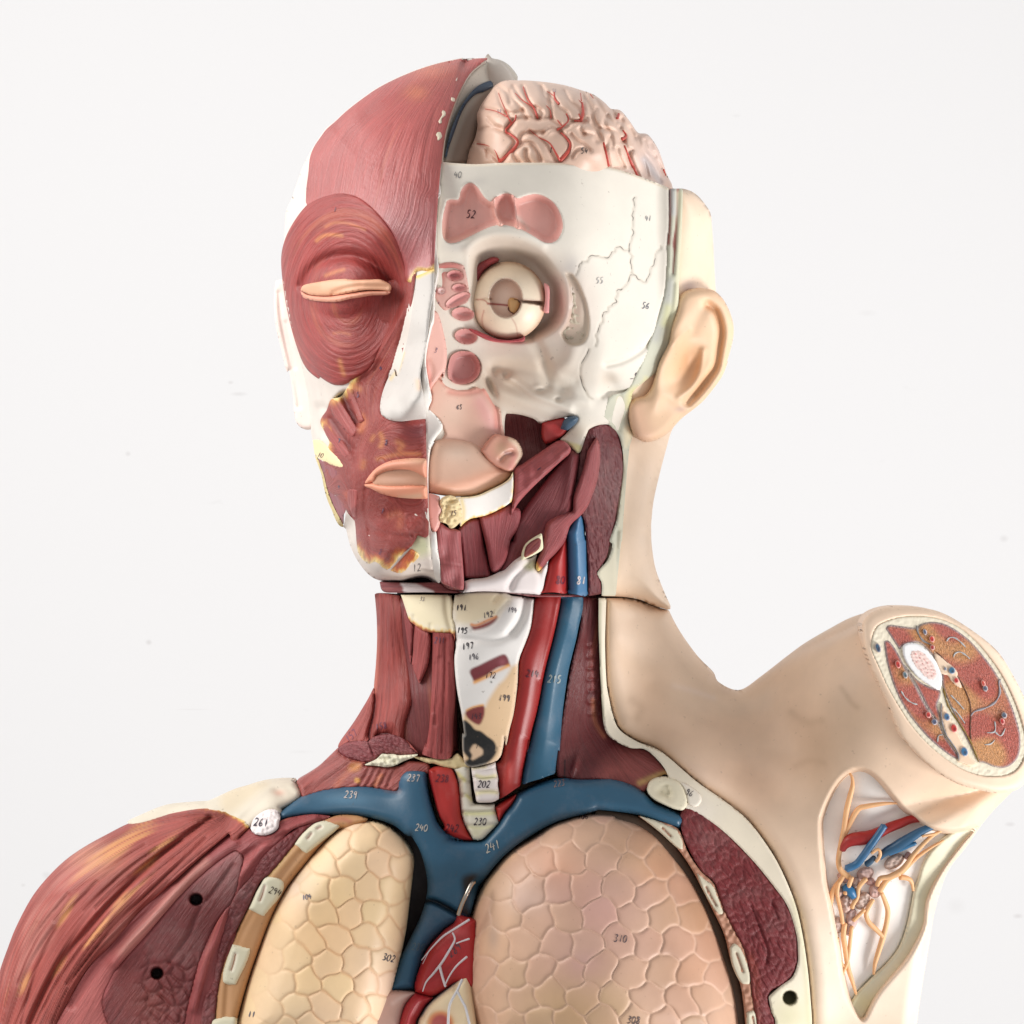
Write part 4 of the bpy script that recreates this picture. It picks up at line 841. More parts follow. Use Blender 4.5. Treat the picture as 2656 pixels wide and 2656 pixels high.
hd('jaw_cut', "G 520 1505 * 640 1500 740 1482 860 1428 960 1380 1040 1325 1084 1250 * 1088 1350 1084 1450 1072 1548 * 1000 1600 940 1630 860 1670 760 1702 660 1722 600 1760 560 1800 * 530 1700", HR, WHT, M_BONE, h=2.8, off=44, bevel=5, thick=140, fib=straight(84),
   paint=[('r', "G 400 1400 860 1300 1090 1150 1075 1546 1000 1598 940 1628 860 1668 760 1700 660 1720 600 1758 500 1800", [(-3, (200, 120, 60), 1), (1, YEL, 1), (6, WHT, .6), (12, WHT, 0)], 2.5), ('s', "G 520 1505 640 1500 740 1482 860 1428 1040 1325 1084 1250", 4, (246, 220, 150), .8), ('s', "G 570 1540 590 1640 580 1760", 6, (232, 206, 140), .8)],
   ops=[lambda x, y, d: d + .8 * np.sin(x * 1.1)])
hd('jaw_bone', "G 355 1530 400 1495 470 1488 530 1520 560 1590 575 1680 565 1740 530 1780 490 1812 450 1820 435 1785 400 1765 355 1750 350 1690 375 1640 350 1580", HR, (228, 206, 160), M_POR, h=2.8, off=52, bevel=7, thick=100, ops=[('noise', 14, 3, 2), ('g', "G 400 1640 430 1560 480 1540", 6, 9), ('b', 1158, 1335, 10, 14, -9), ('b', 1170, 1300, 9, 7, -7)], texts=[('G', 490, 1665, '15', 52, (120, 100, 90))])
hd('gum', "G 228 1462 * 290 1475 350 1500 * 345 1580 368 1640 350 1700 355 1760 * 335 1820 300 1862 270 1840 250 1760 236 1650", HR, (216, 150, 140), M_GLOSS, h=3, off=48, bevel=8, thick=90, paint=[('s', "G 350 1510 360 1600 350 1700 345 1800", 5, (236, 190, 180), .8)])

# strap muscles under the jaw
hd('tongue_root_muscle', "I 905 85 * 935 15 1000 60 1060 70 1110 90 * 1115 200 1130 380 1138 560 1120 582 * 1040 560 945 520 * 930 350 910 200", HR, (158, 82, 84), M_MUS, h=3.2, off=34, bevel=10, bh=12, thick=80, fib=straight(82), ops=[('noise', 60, 3, 3), ('g', "I 910 360 1000 365 1110 380", 4, 3)])
hd('throat_muscle', "I 1090 70 * 1180 0 1280 -20 * 1300 200 1330 330 1355 460 1300 475 1160 480 1140 460 * 1120 250", HR, (118, 48, 52), M_MUS, h=3.2, off=0, bevel=8, thick=70, fib=straight(86))
hd('throat_muscle', "G 745 1700 * 860 1670 1000 1600 1075 1550 * 1090 1600 1160 1640 1140 1800 1060 1932 I 1520 200 1490 330 1440 410 1400 435 * 1365 420 1345 330 1320 200 1290 80 1270 0", HR, (152, 74, 78), M_MUS, h=3.2, off=16, bevel=14, bh=16, thick=80, fib=guides([(0, "G 760 1700 I 1380 420"), (60, "G 1000 1600 I 1400 420"), (100, "G 1150 1650 I 1440 400")]))
hd('digastric_muscle', "G 1660 1010 * 1720 1060 1752 1072 * 1735 1200 1715 1330 1690 1480 1680 1620 * 1650 1750 1560 1850 1500 1932 I 1800 260 1750 270 1650 320 1500 420 * 1430 430 1470 350 1520 200 G 1090 1932 1110 1800 1200 1620 1330 1440 1480 1250 1600 1100", HR, (120, 54, 58), M_MUS, h=3.4, off=4, bevel=14, bh=18, thick=80, fib=guides([(0, "G 1640 1100 1400 1400 1150 1800"), (60, "G 1680 1100 1550 1500 1350 1932"), (110, "G 1740 1100 1680 1500 1560 1932")]), ops=[('g', "G 1680 1100 1640 1500 1560 1760 1440 1932", 14, -12), ('g', "G 1660 1500 1560 1700 1500 1850", 4, 5)])
hd('pterygoid_muscle', "G 1088 1245 * 1110 1205 1180 1170 1300 1090 1450 990 1520 945 * 1580 935 1630 965 1665 1020 1650 1075 * 1560 1150 1450 1250 1340 1350 1230 1460 1150 1550 1090 1640 1070 1700 * 1075 1550 1090 1400", HR, (160, 80, 82), M_MUS, h=3.2, off=40, bevel=14, bh=18, thick=80, fib=straight(-38), ops=[('noise', 40, 2, 6)], texts=[('G', 1345, 1220, '1', 50, (90, 55, 75), 40)])
hd('stylohyoid_muscle', "H 480 1040 * 540 940 570 900 * 600 980 608 1080 600 1200 575 1350 530 1480 480 1600 410 1690 340 1750 300 1800 * J 720 90 690 180 620 270 560 330 520 380 470 430 * 450 400 460 340 500 230 520 100 560 0 H 300 1650 * 330 1640 340 1500 390 1350 440 1200", HR, (150, 74, 76), M_MUS, h=3.2, off=30, bevel=16, bh=22, thick=60, fib=guides([(0, "H 500 1000 400 1500 J 560 100 450 400"), (60, "H 600 1000 540 1500 330 1760 J 620 260 480 420")]),
   paint=[('r', "J 440 350 480 400 520 420 480 460 400 440", [(-8, MUS, 0), (-3, (220, 130, 70), .9), (3, YEL, 1)])])
FS = facets(13, 2, 3.6, 82, 2.4)
hd('sternomastoid_cut', "H 490 825 * 560 792 640 775 700 790 745 805 790 870 820 960 830 1100 832 1250 815 1400 790 1550 770 1700 740 1850 720 1932 J 1060 230 1040 310 970 430 * 1000 520 1005 612 * 890 632 * 886 400 870 130 856 0 * H 450 1740 400 1650 * 330 1650 330 1500 380 1300 410 1050 440 940", HR, (106, 44, 48), M_CUT, h=3.4, off=-4, bevel=7, thick=80, fib=straight(82, .1), paint=[FS[1]], ops=[FS[0], ('b', 1500, 1220, 20, 60, -10, 10)])
hd('carotid_artery', "J 705 100 * 716 300 718 450 716 598 * 690 612 600 600 490 606 * 518 520 540 420 560 330 620 250 670 170", HR, (172, 44, 42), M_GLOSS, h=3.2, ends=[T('J 490 606 716 600')], off=14, bevel=34, bh=44, thick=60, texts=[('J', 660, 497, '80', 62, (110, 30, 50), 0, 4)])
hd('jugular_vein', "H 300 1800 340 1720 385 1680 * 415 1665 438 1740 452 1850 460 1932 J 872 130 880 250 884 400 886 610 * 862 634 790 618 720 610 * 716 400 712 200 705 90 * ", HR, (60, 110, 150), M_GLOSS, h=3.2, ends=[T('J 716 606 886 630')], off=24, bevel=44, bh=55, thick=60, texts=[('J', 832, 500, '81', 62, (190, 180, 180), 0, 4)])
hy = hd('hyoid_ligament', "I 1140 510 * 1200 490 1300 482 1370 460 1430 430 1480 410 1550 340 1620 292 * 1680 320 1750 275 * 1738 330 1732 400 1760 430 * 1828 350 1835 400 1815 480 1800 560 1775 622 * 1700 612 1550 603 1400 593 1260 592 1130 603 * 1145 575", HR, (222, 212, 210), M_BONE, h=3.2, off=14, bevel=10, bh=12, thick=90,
   ops=[('g', "I 1520 570 1560 480 1640 400 1720 340", 9, 14), ('g', "I 1760 420 1790 520 1770 600", 8, 6), ('g', "I 1200 560 1400 520 1600 420", 16, -8)], paint=[('p', "I 1640 380 1740 310 1735 400 1700 420", (190, 190, 150), 6, .7), ('s', "I 1150 510 1400 470 1450 440", 5, (200, 190, 180), .5)])
part('tendon_loop', "I 1622 262 * 1645 205 1700 155 1788 104 * 1800 220 1785 250 1720 290 1650 320 1615 330", HR, (222, 216, 184), M_BONE, parent=hy, h=2.8, off=38, bevel=6, thick=70)
part('tendon_muscle', "I 1640 262 * 1655 215 1700 172 1760 140 * 1782 160 1775 220 1740 262 1690 292 1650 310 1636 300", HR, (118, 48, 50), M_MUS, parent=hy, h=2.6, off=42, bevel=5, thick=50, fib=straight(-45), paint=[('r', "I 1620 100 1800 100 1790 235 1700 290 1640 312", [(-2, ORG, .9), (4, (160, 80, 50), .6), (9, MUSD, 0)])])
# ------------------------------------------------------------------ torso: large forms
_to = [(985,1560,90),(1060,1580,230),(1180,1600,320),(1350,1580,320),(1450,1600,280),(1540,1600,200),(1600,1650,150),(1700,1720,80),(1640,1600,60),
       (990,1750,110),(1080,1800,270),(1180,1850,320),(1330,1850,310),(1450,1850,250),(1560,1850,150),(1700,1850,110),(1850,1850,60),
       (850,1930,90),(950,1930,190),(1100,1950,290),(760,2020,110),(900,2040,210),(1000,2040,250),(1240,2050,290),(1400,2050,280),(1550,2030,230),(1650,1970,170),
       (640,2060,100),(700,2090,200),(1000,2130,290),(1240,2180,300),(1450,2140,300),(1700,2080,240),(1800,2020,190),(2000,2000,140),
       (450,2110,60),(300,2180,60),(330,2250,160),(150,2350,90),(250,2400,210),(60,2500,60),(150,2600,170),(350,2500,250),(450,2300,250),(560,2400,260),(400,2650,260),(-60,2700,60),(650,2250,280),(650,2500,270),
       (800,2300,290),(800,2650,330),(1150,2400,250),(1200,2650,280),(1600,2350,310),(1600,2650,340),(1850,2250,230),(1950,2450,220),(2050,2650,210),
       (2000,1820,60),(2150,1700,100),(2250,1600,40),(2200,1800,200),(2200,2000,240),(2050,2150,190),(2050,2400,190),(2150,2650,130),(2300,2400,120),(2300,2100,250),(2400,2150,230),(2450,2300,130),(2350,2600,60),(2600,2100,120),(2550,2160,160)]
_TO = TPS([p[:2] for p in _to], [p[2] for p in _to], 1e-4)
TO = lambda x, y: _TO(x, y)
td = lambda *a, **k: part(*a, parent=model, **k)
SIL_L = "I 392 615 408 800 412 1000 402 1200 385 1400 330 1500 220 1680 100 1850 K 890 290 700 420 510 550 250 580 0 680 L 1700 108 1400 130 1200 190 1060 270 900 350 700 460 530 580 370 740 250 900 130 1130 60 1310 0 1480 -60 1700 -110 2050"
# closed body behind everything
SL = spline(SIL_L, False, 30)[::-1]
body = np.vstack([SL + np.array([16, 10]), T("X 1010 1552 1300 1552 1500 1556 1620 1570 1700 1590 J 1580 940 1720 1150 1840 1300 O 1330 1320 1396 1350 1450 1340 1510 1290 1560 1240 1620 1230 1640 1300 1700 1480 1660 1650 1660 1932 1640 1990"), T("X 2200 2760 -50 2760")])
def body_d(x, y): return TO(x, y) * .55 - 10
sh = td('torso_body', body, body_d, (196, 170, 146), M_SKIN, h=9, off=-110, bevel=60, bh=60, roundback=(-90, (220, 300)))

# skin of the shoulder with its cut edge
ARMC = np.array([2459., 1798.])
OUT = "R 395 520 400 400 440 300 520 240 660 195 800 178 960 182 1120 215 1280 290 1420 400 1550 540 1680 720 1790 920 1880 1140 1932 1320 1960 1450 1950 1560 1900 1680 1800 1770 1640 1800 1480 1785 1300 1720 1100 1590 950 1460 800 1290 680 1110 560 900 470 700"
ARM_RIM = "R 310 290 330 220 400 150 520 105 660 88 900 100 1130 160 1400 320 1650 520 1800 740 1932 1000 2020 1250 2040 1500 2010 1700 1900 1900 1700 1960 1500 1932 1250 1860 1000 1700 800 1500 690 1370 620 1180 520 950 420 740 340 500"
def arm_plane(x, y): return 262 - .6 * ((x - ARMC[0]) * .90 + (y - ARMC[1]) * -.43)
ARM_RIM_P = spline(ARM_RIM); OUT_P = spline(OUT)
TOs = lambda x, y: TO(x, y)
SKIN_L = "J 1040 650 * 1032 850 1028 1050 1040 1350 1065 1500 1095 1630 1150 1750 1300 1850 1500 1935 Q 700 210 900 350 1060 480 1200 660 1300 830 1400 1070 1455 1300 1492 1550 1515 1800 1522 1932 X 2108 2760 *"
arm_ax = np.array([.90, -.43])
def skin_d(x, y):
    d = TO(x, y)
    # the stump: a round arm seen foreshortened, running up and to the right
    u = (x - ARMC[0]) * .90 + (y - ARMC[1]) * -.43; v = (x - ARMC[0]) * .43 + (y - ARMC[1]) * .90
    arm = 110 + 200 * np.sqrt(np.maximum(1 - (v / 262) ** 2, 0)) + .10 * u
    w = sm((u + 430) / 300) * sm((300 - np.abs(v)) / 60)
    r = d * (1 - w) + np.maximum(arm, d * .8) * w
    q = sdist(x, y, ARM_RIM_P, 80)
    return np.where(q > -78, np.minimum(r, arm_plane(x, y) - 14 + .9 * np.maximum(-q, 0) - 45 * sm((q + 2) / 14)), r)
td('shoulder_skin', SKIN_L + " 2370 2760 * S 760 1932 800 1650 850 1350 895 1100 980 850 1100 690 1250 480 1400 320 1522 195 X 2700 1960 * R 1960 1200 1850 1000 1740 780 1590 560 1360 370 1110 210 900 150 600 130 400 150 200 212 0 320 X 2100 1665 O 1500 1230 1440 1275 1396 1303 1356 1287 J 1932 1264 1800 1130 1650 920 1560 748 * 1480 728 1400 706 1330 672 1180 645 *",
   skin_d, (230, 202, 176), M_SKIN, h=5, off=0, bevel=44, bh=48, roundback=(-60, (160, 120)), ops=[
    ('pit', "S 60 560 75 430 150 260 240 150 340 105 430 125 510 190 600 300 680 390 750 440 850 512 950 548 1030 552 1120 535 1220 510 1100 650 950 850 850 1050 820 1250 700 1480 500 1720 380 1920 280 1800 230 1650 190 1400 130 1080 90 900", 84, 20),
    ('pit', TE('Q', 1362, 1745, 60, 60), 60, 6), ('b', 1900, 1900, 200, 30, 5, 20), ('g', 'O 1230 1290 1330 1350 1450 1340', 22, 5), ('b', 1960, 1990, 120, 60, -18, 30), ('b', 1700, 1870, 90, 140, -10), ('g', "Q 100 -300 500 -100 900 100", 60, -6)],
   paint=[('s', 'J 1600 1380 1750 1420 1932 1480', 8, (236, 214, 200), .4), ('s', 'R -400 1150 -250 1250 -100 1230', 12, (150, 122, 98), .25), ('s', 'R 100 900 200 1050 260 1100', 8, (140, 114, 92), .3), ('s', 'S -100 100 0 60 100 80', 10, (150, 120, 98), .25), ('s', 'J 1250 1500 1330 1560 1300 1650', 14, (150, 122, 100), .3), ('d', 1690, 1800, 60, 110, (176, 140, 112), .5), ('d', 1800, 2010, 120, 40, (232, 200, 178), .5), ('d', 1700, 1930, 70, 70, (180, 146, 118), .5), ('d', 2130, 1960, 60, 130, (176, 144, 112), .4), ('d', 1890, 1900, 200, 60, (196, 158, 130), .35), ('d', 2060, 1980, 130, 100, (184, 148, 116), .4), ('d', 2210, 1850, 60, 110, (170, 140, 110), .45), ('d', 2250, 2500, 260, 240, (246, 226, 206), .8), ('d', 1950, 2050, 90, 90, (226, 188, 160), .5)])  # brown blotches: grime, plus the shoulder's darker shading painted into the skin
td('skin_cut_edge', "J 975 650 * 1040 650 * 1032 850 1028 1050 1040 1350 1065 1500 1095 1630 1150 1750 1300 1850 1500 1935 Q 700 210 900 350 1060 480 1200 660 1300 830 1400 1070 1455 1300 1492 1550 1515 1800 1522 1932 X 2108 2760 * 2000 2760 * Q 1262 1932 1235 1850 1212 1740 * 1300 1662 1382 1600 1420 1500 1422 1400 1410 1290 1350 1100 1250 955 1100 770 900 570 720 440 620 400 * 560 300 500 170 * 470 110 400 30 330 -20 J 1240 1900 1130 1850 1050 1790 1015 1690 1000 1500 985 1200 975 900",
   TOs, (228, 218, 198), M_BONE, h=3.6, off=-3, bevel=5, thick=90, ops=[('pit', TE('Q', 1362, 1745, 54, 54), 60, 5)],
   paint=[('s', "Q 1390 1060 1450 1350 1480 1600 1500 1932", 10, (200, 196, 156), .5), ('p', TE('Q', 1362, 1745, 52, 52), (16, 16, 20), 3), ('d', 2047, 2640, 60, 60, (196, 192, 150), .6), ('s', "J 985 700 980 1000 990 1400 1010 1650", 5, (184, 184, 146), .6), ('d', 1800, 2100, 60, 40, (232, 224, 214), .6)])

# arm stump face: a tilted flat cut
def rimd(x, y):
    q = np.maximum(-sdist(x, y, OUT_P, 200), 0); return arm_plane(x, y) - .25 * q
td('arm_stump', ARM_RIM, rimd, (238, 210, 184), M_SKIN, h=4, off=14, bevel=22, bh=18, thick=150, ops=[('pit', OUT, 30, 8)])
cut = td('arm_cross_section', OUT, arm_plane, (234, 224, 202), M_PNT, h=3, off=11, bevel=5, thick=20,
   ops=[('noise', 12, .6, 3)], paint=[('r', OUT, [(-2, (150, 144, 130), 1), (3, (190, 186, 168), .5), (8, CREAM, 0)])])
_rs = np.random.RandomState(4)
def armmus(x, y, c):
    a = sum(np.sin((x * math.cos(t) + y * math.sin(t)) * f + p) for t, f, p in [(_t, _f, _p) for _t, _f, _p in zip([.3, 1.1, 2.0, 2.7], [.05, .043, .06, .036], [1, 2, 3, 4])])
    w = sm((a + 1.1) / 2.6)[:, None]
    return c * (1 - w) + lin((200, 142, 92)) * w
MB = "R 545 310 * 580 275 680 285 800 300 860 300 900 265 1000 245 1130 262 1260 330 1400 440 1530 590 1640 740 1740 920 1830 1140 1890 1350 1895 1500 1860 1620 1760 1700 1640 1700 1540 1660 1480 1650 * 1400 1500 1300 1300 1200 1100 1120 900 1110 760 * 1060 640 960 520 860 450 720 480 690 530 *"
MA = "R 530 440 * 570 430 620 480 680 580 720 660 760 740 830 850 900 990 960 1100 1040 1220 1100 1300 1140 1390 1200 1480 1270 1580 1280 1620 1200 1590 1080 1500 950 1380 800 1200 700 1040 620 860 560 650"
MC = "R 700 640 * 760 700 830 790 900 850 1000 900 1090 930 1090 1000 1060 1080 1090 1180 1100 1290 * 1040 1210 960 1090 900 970 830 840 760 730"
for e in (MB, MA, MC):
    part('muscle_section', e, arm_plane, (180, 92, 78), M_SPK, parent=cut, h=3, off=15, bevel=4, bh=3, thick=10, fib=straight(70, .35), ops=[('noise', 9, .3, 7)], paint=[armmus, ('r', e, [(-2, (160, 160, 160), 1), (3, (160, 160, 165), .6), (7, MUS, 0)])],
         strokes=([(T(g), 4.5, (196, 196, 196), 1) for g in ["R 1155 440 1180 405 1230 400 1290 440 1350 500", "R 1225 600 1240 560 1290 545 1340 570 1390 615", "R 1640 1240 1640 1340 1560 1355", "R 1640 1345 1700 1385 1745 1310", "R 1535 1475 1600 1465 1640 1425", "R 1195 975 1260 1040 1330 1120", "R 1200 1095 1260 1150 1340 1260"]]
                  + [(T(g), w, c_, 1) for g, w, c_ in [("R 860 280 870 350 920 430 1000 470", 6, (150, 146, 146)), ("R 1395 1190 1440 1140 1560 1100 1650 1040 1690 950 1680 850 1700 820", 6.5, (156, 150, 156)), ("R 1400 1420 1395 1300 1400 1180 1390 1050 1330 900 1260 780 1150 640 1050 540", 4, (110, 66, 44)), ("R 1480 1650 1400 1450 1300 1280 1180 1100 1120 900", 5, (150, 120, 50))]] if e is MB else
                  [(T("R 700 935 740 1000 800 1050 865 1072"), 4.5, (196, 196, 196), 1), (T("R 1120 1375 1075 1385 1065 1450"), 4.5, (180, 180, 176), 1)] if e is MA else []))
vs = part('nerve_bundle', "R 1110 1060 * 1150 1130 1190 1210 1240 1310 1290 1400 1340 1500 1400 1600 1470 1668 * 1400 1690 1310 1660 1270 1640 * 1270 1560 1210 1470 1150 1380 1130 1290 1100 1180", arm_plane, (234, 204, 176), M_PNT, parent=cut, h=2.8, off=19, bevel=3, thick=10, strokes=[(T("R 1108 1060 1100 1150 1115 1260 1150 1370 1220 1470 1270 1560 1280 1640"), 3.5, (150, 150, 156), 1)])
part('nerve_bundle', "R 1030 540 * 1100 590 1180 660 1240 710 1270 760 * 1270 800 1310 900 1260 890 1200 830 1170 775 * 1110 765 1070 700 1040 610", arm_plane, (232, 206, 180), M_PNT, parent=cut, h=2.8, off=19, bevel=3, thick=10)
part('bone_section', "R 715 500 740 465 800 450 870 465 950 515 1030 610 1080 700 1110 790 1105 880 1080 925 1020 905 940 850 850 780 770 680 725 590", arm_plane, (236, 236, 236), M_BONE, parent=cut, h=2.6, off=22, bevel=5, thick=12)
part('marrow', "R 795 590 800 545 850 525 920 550 980 610 1030 680 1055 750 1050 805 1010 825 950 800 890 740 840 680", arm_plane, (232, 204, 196), M_POR, parent=cut, h=2.5, off=23.5, bevel=2, thick=3, ops=[('noise', 8, 1, 5)],
     strokes=[(np.array([[2156 + a * .2588, 1550 + b * .2588], [2156 + (a + 14) * .2588, 1550 + (b + 10) * .2588]]), 3, (206, 120, 120), 0) for a, b in [(840, 560), (880, 600), (850, 640), (910, 660), (940, 700), (960, 750), (1000, 720), (1000, 780), (900, 720), (930, 620), (890, 560), (1020, 760), (960, 650)]])
for tile, x_, y_, rx, ry, c_ in [('R', 470, 505, 28, 52, BLUE), ('R', 670, 670, 26, 42, (196, 56, 48)), ('R', 742, 775, 24, 38, (90, 120, 130)), ('R', 940, 345, 20, 34, (70, 100, 130)), ('R', 1010, 415, 26, 36, (206, 60, 50)), ('R', 1015, 500, 24, 30, (176, 50, 46)), ('R', 1210, 730, 36, 40, (50, 110, 140)), ('R', 1145, 715, 16, 24, (60, 110, 140)),
                             ('R', 1255, 830, 26, 32, (206, 50, 44)), ('R', 1525, 860, 20, 38, (214, 70, 50)), ('R', 1545, 910, 26, 34, (60, 84, 110)), ('R', 1735, 1180, 28, 34, (70, 96, 120)), ('R', 1715, 1240, 24, 36, (206, 50, 50)), ('R', 1160, 1195, 32, 42, (56, 110, 150)), ('R', 1230, 1310, 34, 46, (190, 52, 44)), ('R', 975, 1175, 28, 34, (200, 60, 54)), ('R', 1035, 1245, 30, 34, (80, 96, 124)), ('R', 1335, 1545, 38, 50, (50, 110, 150))]:
    t_ = TILES[tile]; cx_, cy_ = t_[0] + x_ * t_[2], t_[1] + y_ * t_[2]
    part('vessel_section', ell(cx_, cy_, rx * t_[2], ry * t_[2], -18), arm_plane, c_, M_GLOSS, parent=cut, h=1.8, off=25, bevel=3.5, bh=2.5, thick=16, paint=[('d', cx_ + 1.5, cy_ + 2, rx * .1, ry * .1, (60, 30, 40), .8), ('r', ell(cx_, cy_, rx * t_[2], ry * t_[2], -18), [(-2, (236, 214, 200), .7), (1.5, (236, 214, 200), .4), (3, (200, 60, 50), 0)])])
# ------------------------------------------------------------------ throat of the torso part
NF = lambda x, y: TO(x, y)
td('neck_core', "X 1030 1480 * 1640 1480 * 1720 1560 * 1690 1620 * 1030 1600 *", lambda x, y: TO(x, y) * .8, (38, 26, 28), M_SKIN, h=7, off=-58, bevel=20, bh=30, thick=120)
PANEL = "I 396 618 * 1060 622 * 1070 1100 1090 1932 * K 1880 300 * 1860 430 * 1600 400 1300 400 1000 380 900 300 * I 100 1850 220 1680 330 1500 385 1400 402 1200 412 1000 408 800"
td('neck_muscle', PANEL, NF, MUSD, M_MUS, h=4.5, off=-38, bevel=30, bh=40, thick=160, fib=straight(84))
SF0 = guides([(0, "I 400 620 412 1000 390 1400 350 1800"), (45, "I 500 620 510 1000 500 1500 450 1850"), (85, "I 600 630 640 1000 700 1400 640 1800")])
td('strap_muscle', "I 392 615 * 430 612 520 616 600 627 * 625 700 640 900 650 1000 680 1180 705 1340 720 1480 690 1600 660 1700 650 1820 * K 1560 335 * 1480 270 1400 205 1330 180 1250 182 1150 235 * I 340 1830 350 1740 380 1620 392 1500 * 385 1400 402 1200 412 1000 408 800",
   NF, (148, 66, 60), M_MUSF, h=3.6, ends=[T('I 392 615 600 627'), T('K 1143 240 1400 195'), T('K 1400 195 1560 340')], off=-4, bevel=40, bh=55, thick=120, fib=SF0,
   ops=[strands(SF0, 3.2, 14, 1), ('g', "I 560 640 580 900 630 1200 690 1450", 16, 10), ('g', "I 480 640 470 1000 470 1400 430 1800", 8, 5)], texts=[('K', 1250, 108, '158', 56, (110, 60, 80), -12)],
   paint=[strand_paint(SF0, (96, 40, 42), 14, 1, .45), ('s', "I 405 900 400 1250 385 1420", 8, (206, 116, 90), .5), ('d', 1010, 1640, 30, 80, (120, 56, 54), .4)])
SF1 = guides([(0, "I 380 1400 250 1650 90 1860"), (40, "I 388 1500 340 1750 300 1870")])
td('strap_muscle', "I 383 1395 * 392 1500 380 1620 350 1740 340 1830 K 1130 235 * 1060 228 960 245 890 290 * I 100 1850 220 1680 330 1500", NF, (160, 78, 72), M_MUSF, h=3.6, ends=[T('K 890 290 1130 230')], off=-14, bevel=24, bh=28, thick=120, fib=SF1, texts=[('K', 1000, 185, '157', 60, (130, 70, 90), -40)], ops=[strands(SF1, 3.2, 14, 2)])

FE = facets(9, 6, 3.5, 20, 1.4, (176, 104, 104), .35)
td('cut_muscle_end', "K 1143 240 * 1180 205 1250 183 1330 176 1400 195 1450 225 1510 290 1560 340 * 1480 350 1380 345 1320 338 1260 345 1200 385 * 1170 300", NF, (128, 56, 60), M_CUT, h=2.8, off=2, bevel=9, bh=8, thick=80, fib=straight(20, .3), paint=[FE[1]], ops=[FE[0], lambda x, y, d: d - .25 * (y - 1905)])
td('cut_muscle_end', "K 890 292 * 950 252 1030 232 1100 228 1145 240 * 1180 320 1215 380 * 1190 400 1130 412 1060 400 1000 385 940 362 905 335", NF, (134, 62, 66), M_CUT, h=2.8, off=-6, bevel=9, bh=8, thick=80, fib=straight(20, .3), paint=[FE[1]], ops=[FE[0], lambda x, y, d: d - .25 * (y - 1920)])
td('fascia', "K 1108 432 * 1160 410 1210 385 1260 335 * 1300 345 1360 340 * 1385 352 1470 350 1565 342 * 1530 365 1440 400 1370 435 1300 450 1220 440", NF, (216, 210, 186), M_POR, h=2.8, off=4, bevel=6, thick=50, ops=[('noise', 18, 4, 5)])
td('fascia', "K 1480 350 * 1600 372 1750 382 1840 375 * U 120 380 150 330 200 300 * 330 420 370 470 385 500 * 240 520 150 515 * 0 490 -150 440 K 1650 420 1560 385", NF, (216, 196, 150), M_POR, h=3, off=-8, bevel=7, thick=60, ops=[('noise', 30, 3, 5)])
SF4 = guides([(0, "I 720 880 705 1190"), (40, "I 850 940 770 1360")])
td('omohyoid_muscle', "I 728 872 * 800 905 855 935 * 862 1000 855 1100 840 1200 800 1300 765 1365 * 730 1280 700 1200 * 712 1100 715 1000 722 930", NF, (154, 74, 72), M_MUSF, h=3.2, off=-6, bevel=16, bh=18, thick=80, fib=SF4)
SF2 = straight(80)

td('strap_muscle', "I 640 720 * 690 830 725 880 * 715 1000 705 1100 690 1200 * 668 1050 650 900 636 800", NF, (140, 66, 66), M_MUSF, h=3.2, off=-14, bevel=12, bh=14, thick=80, fib=SF2, ops=[strands(SF2, 3.2, 14, 3)])

SF3 = guides([(0, "I 875 1000 865 1400 830 1900"), (35, "I 970 950 965 1400 940 1900"), (62, "I 1050 950 1064 1400 1040 1932")])
td('strap_muscle', "I 878 935 * 960 940 1045 945 * 1062 1000 1056 1120 1062 1250 1068 1400 1062 1560 1050 1700 1046 1932 K 1832 365 * 1800 384 1700 378 1590 342 * 1620 250 I 820 1900 850 1700 868 1400 872 1200 875 1000",
   NF, (150, 70, 68), M_MUSF, h=3.2, ends=[T('I 878 935 1045 945'), T('K 1590 342 1832 380')], off=0, bevel=18, bh=22, thick=110, fib=SF3,
   ops=[strands(SF3, 3.2, 14, 4), ('g', "I 930 1150 920 1400 900 1700", 5, 7), ('g', "I 985 1000 980 1300 960 1700 950 1932", 5, 7), ('g', "I 1020 1200 1030 1500 1010 1932", 4, 5), ('g', "I 895 1200 880 1600", 4, 5)], texts=[('I', 935, 1000, '211', 50, (110, 70, 90))])
td('thyroid_plate', "I 612 622 * 700 622 1000 622 1030 630 * 1048 700 1042 800 1062 870 1062 1015 * 1045 950 1000 940 880 938 790 915 720 868 680 835 * 650 740", NF, (232, 220, 188), M_PNT, h=3, off=6, bevel=12, bh=14, thick=130,
   ops=[('g', "I 990 640 1000 780 1030 900", 8, 9), ('g', "I 715 800 722 900", 4, 5), ('g', "I 860 870 855 950", 4, 4)],
   paint=[('r', "I 550 500 1100 500 1100 955 1040 955 1000 948 880 942 790 920 720 880 670 840 550 700", [(-3, (150, 60, 50), 1), (3, (200, 100, 50), .9), (8, YEL, .8), (16, WHT, .2), (24, WHT, 0)], 4)], texts=[('I', 790, 655, '33', 34, (160, 150, 140), 6)])

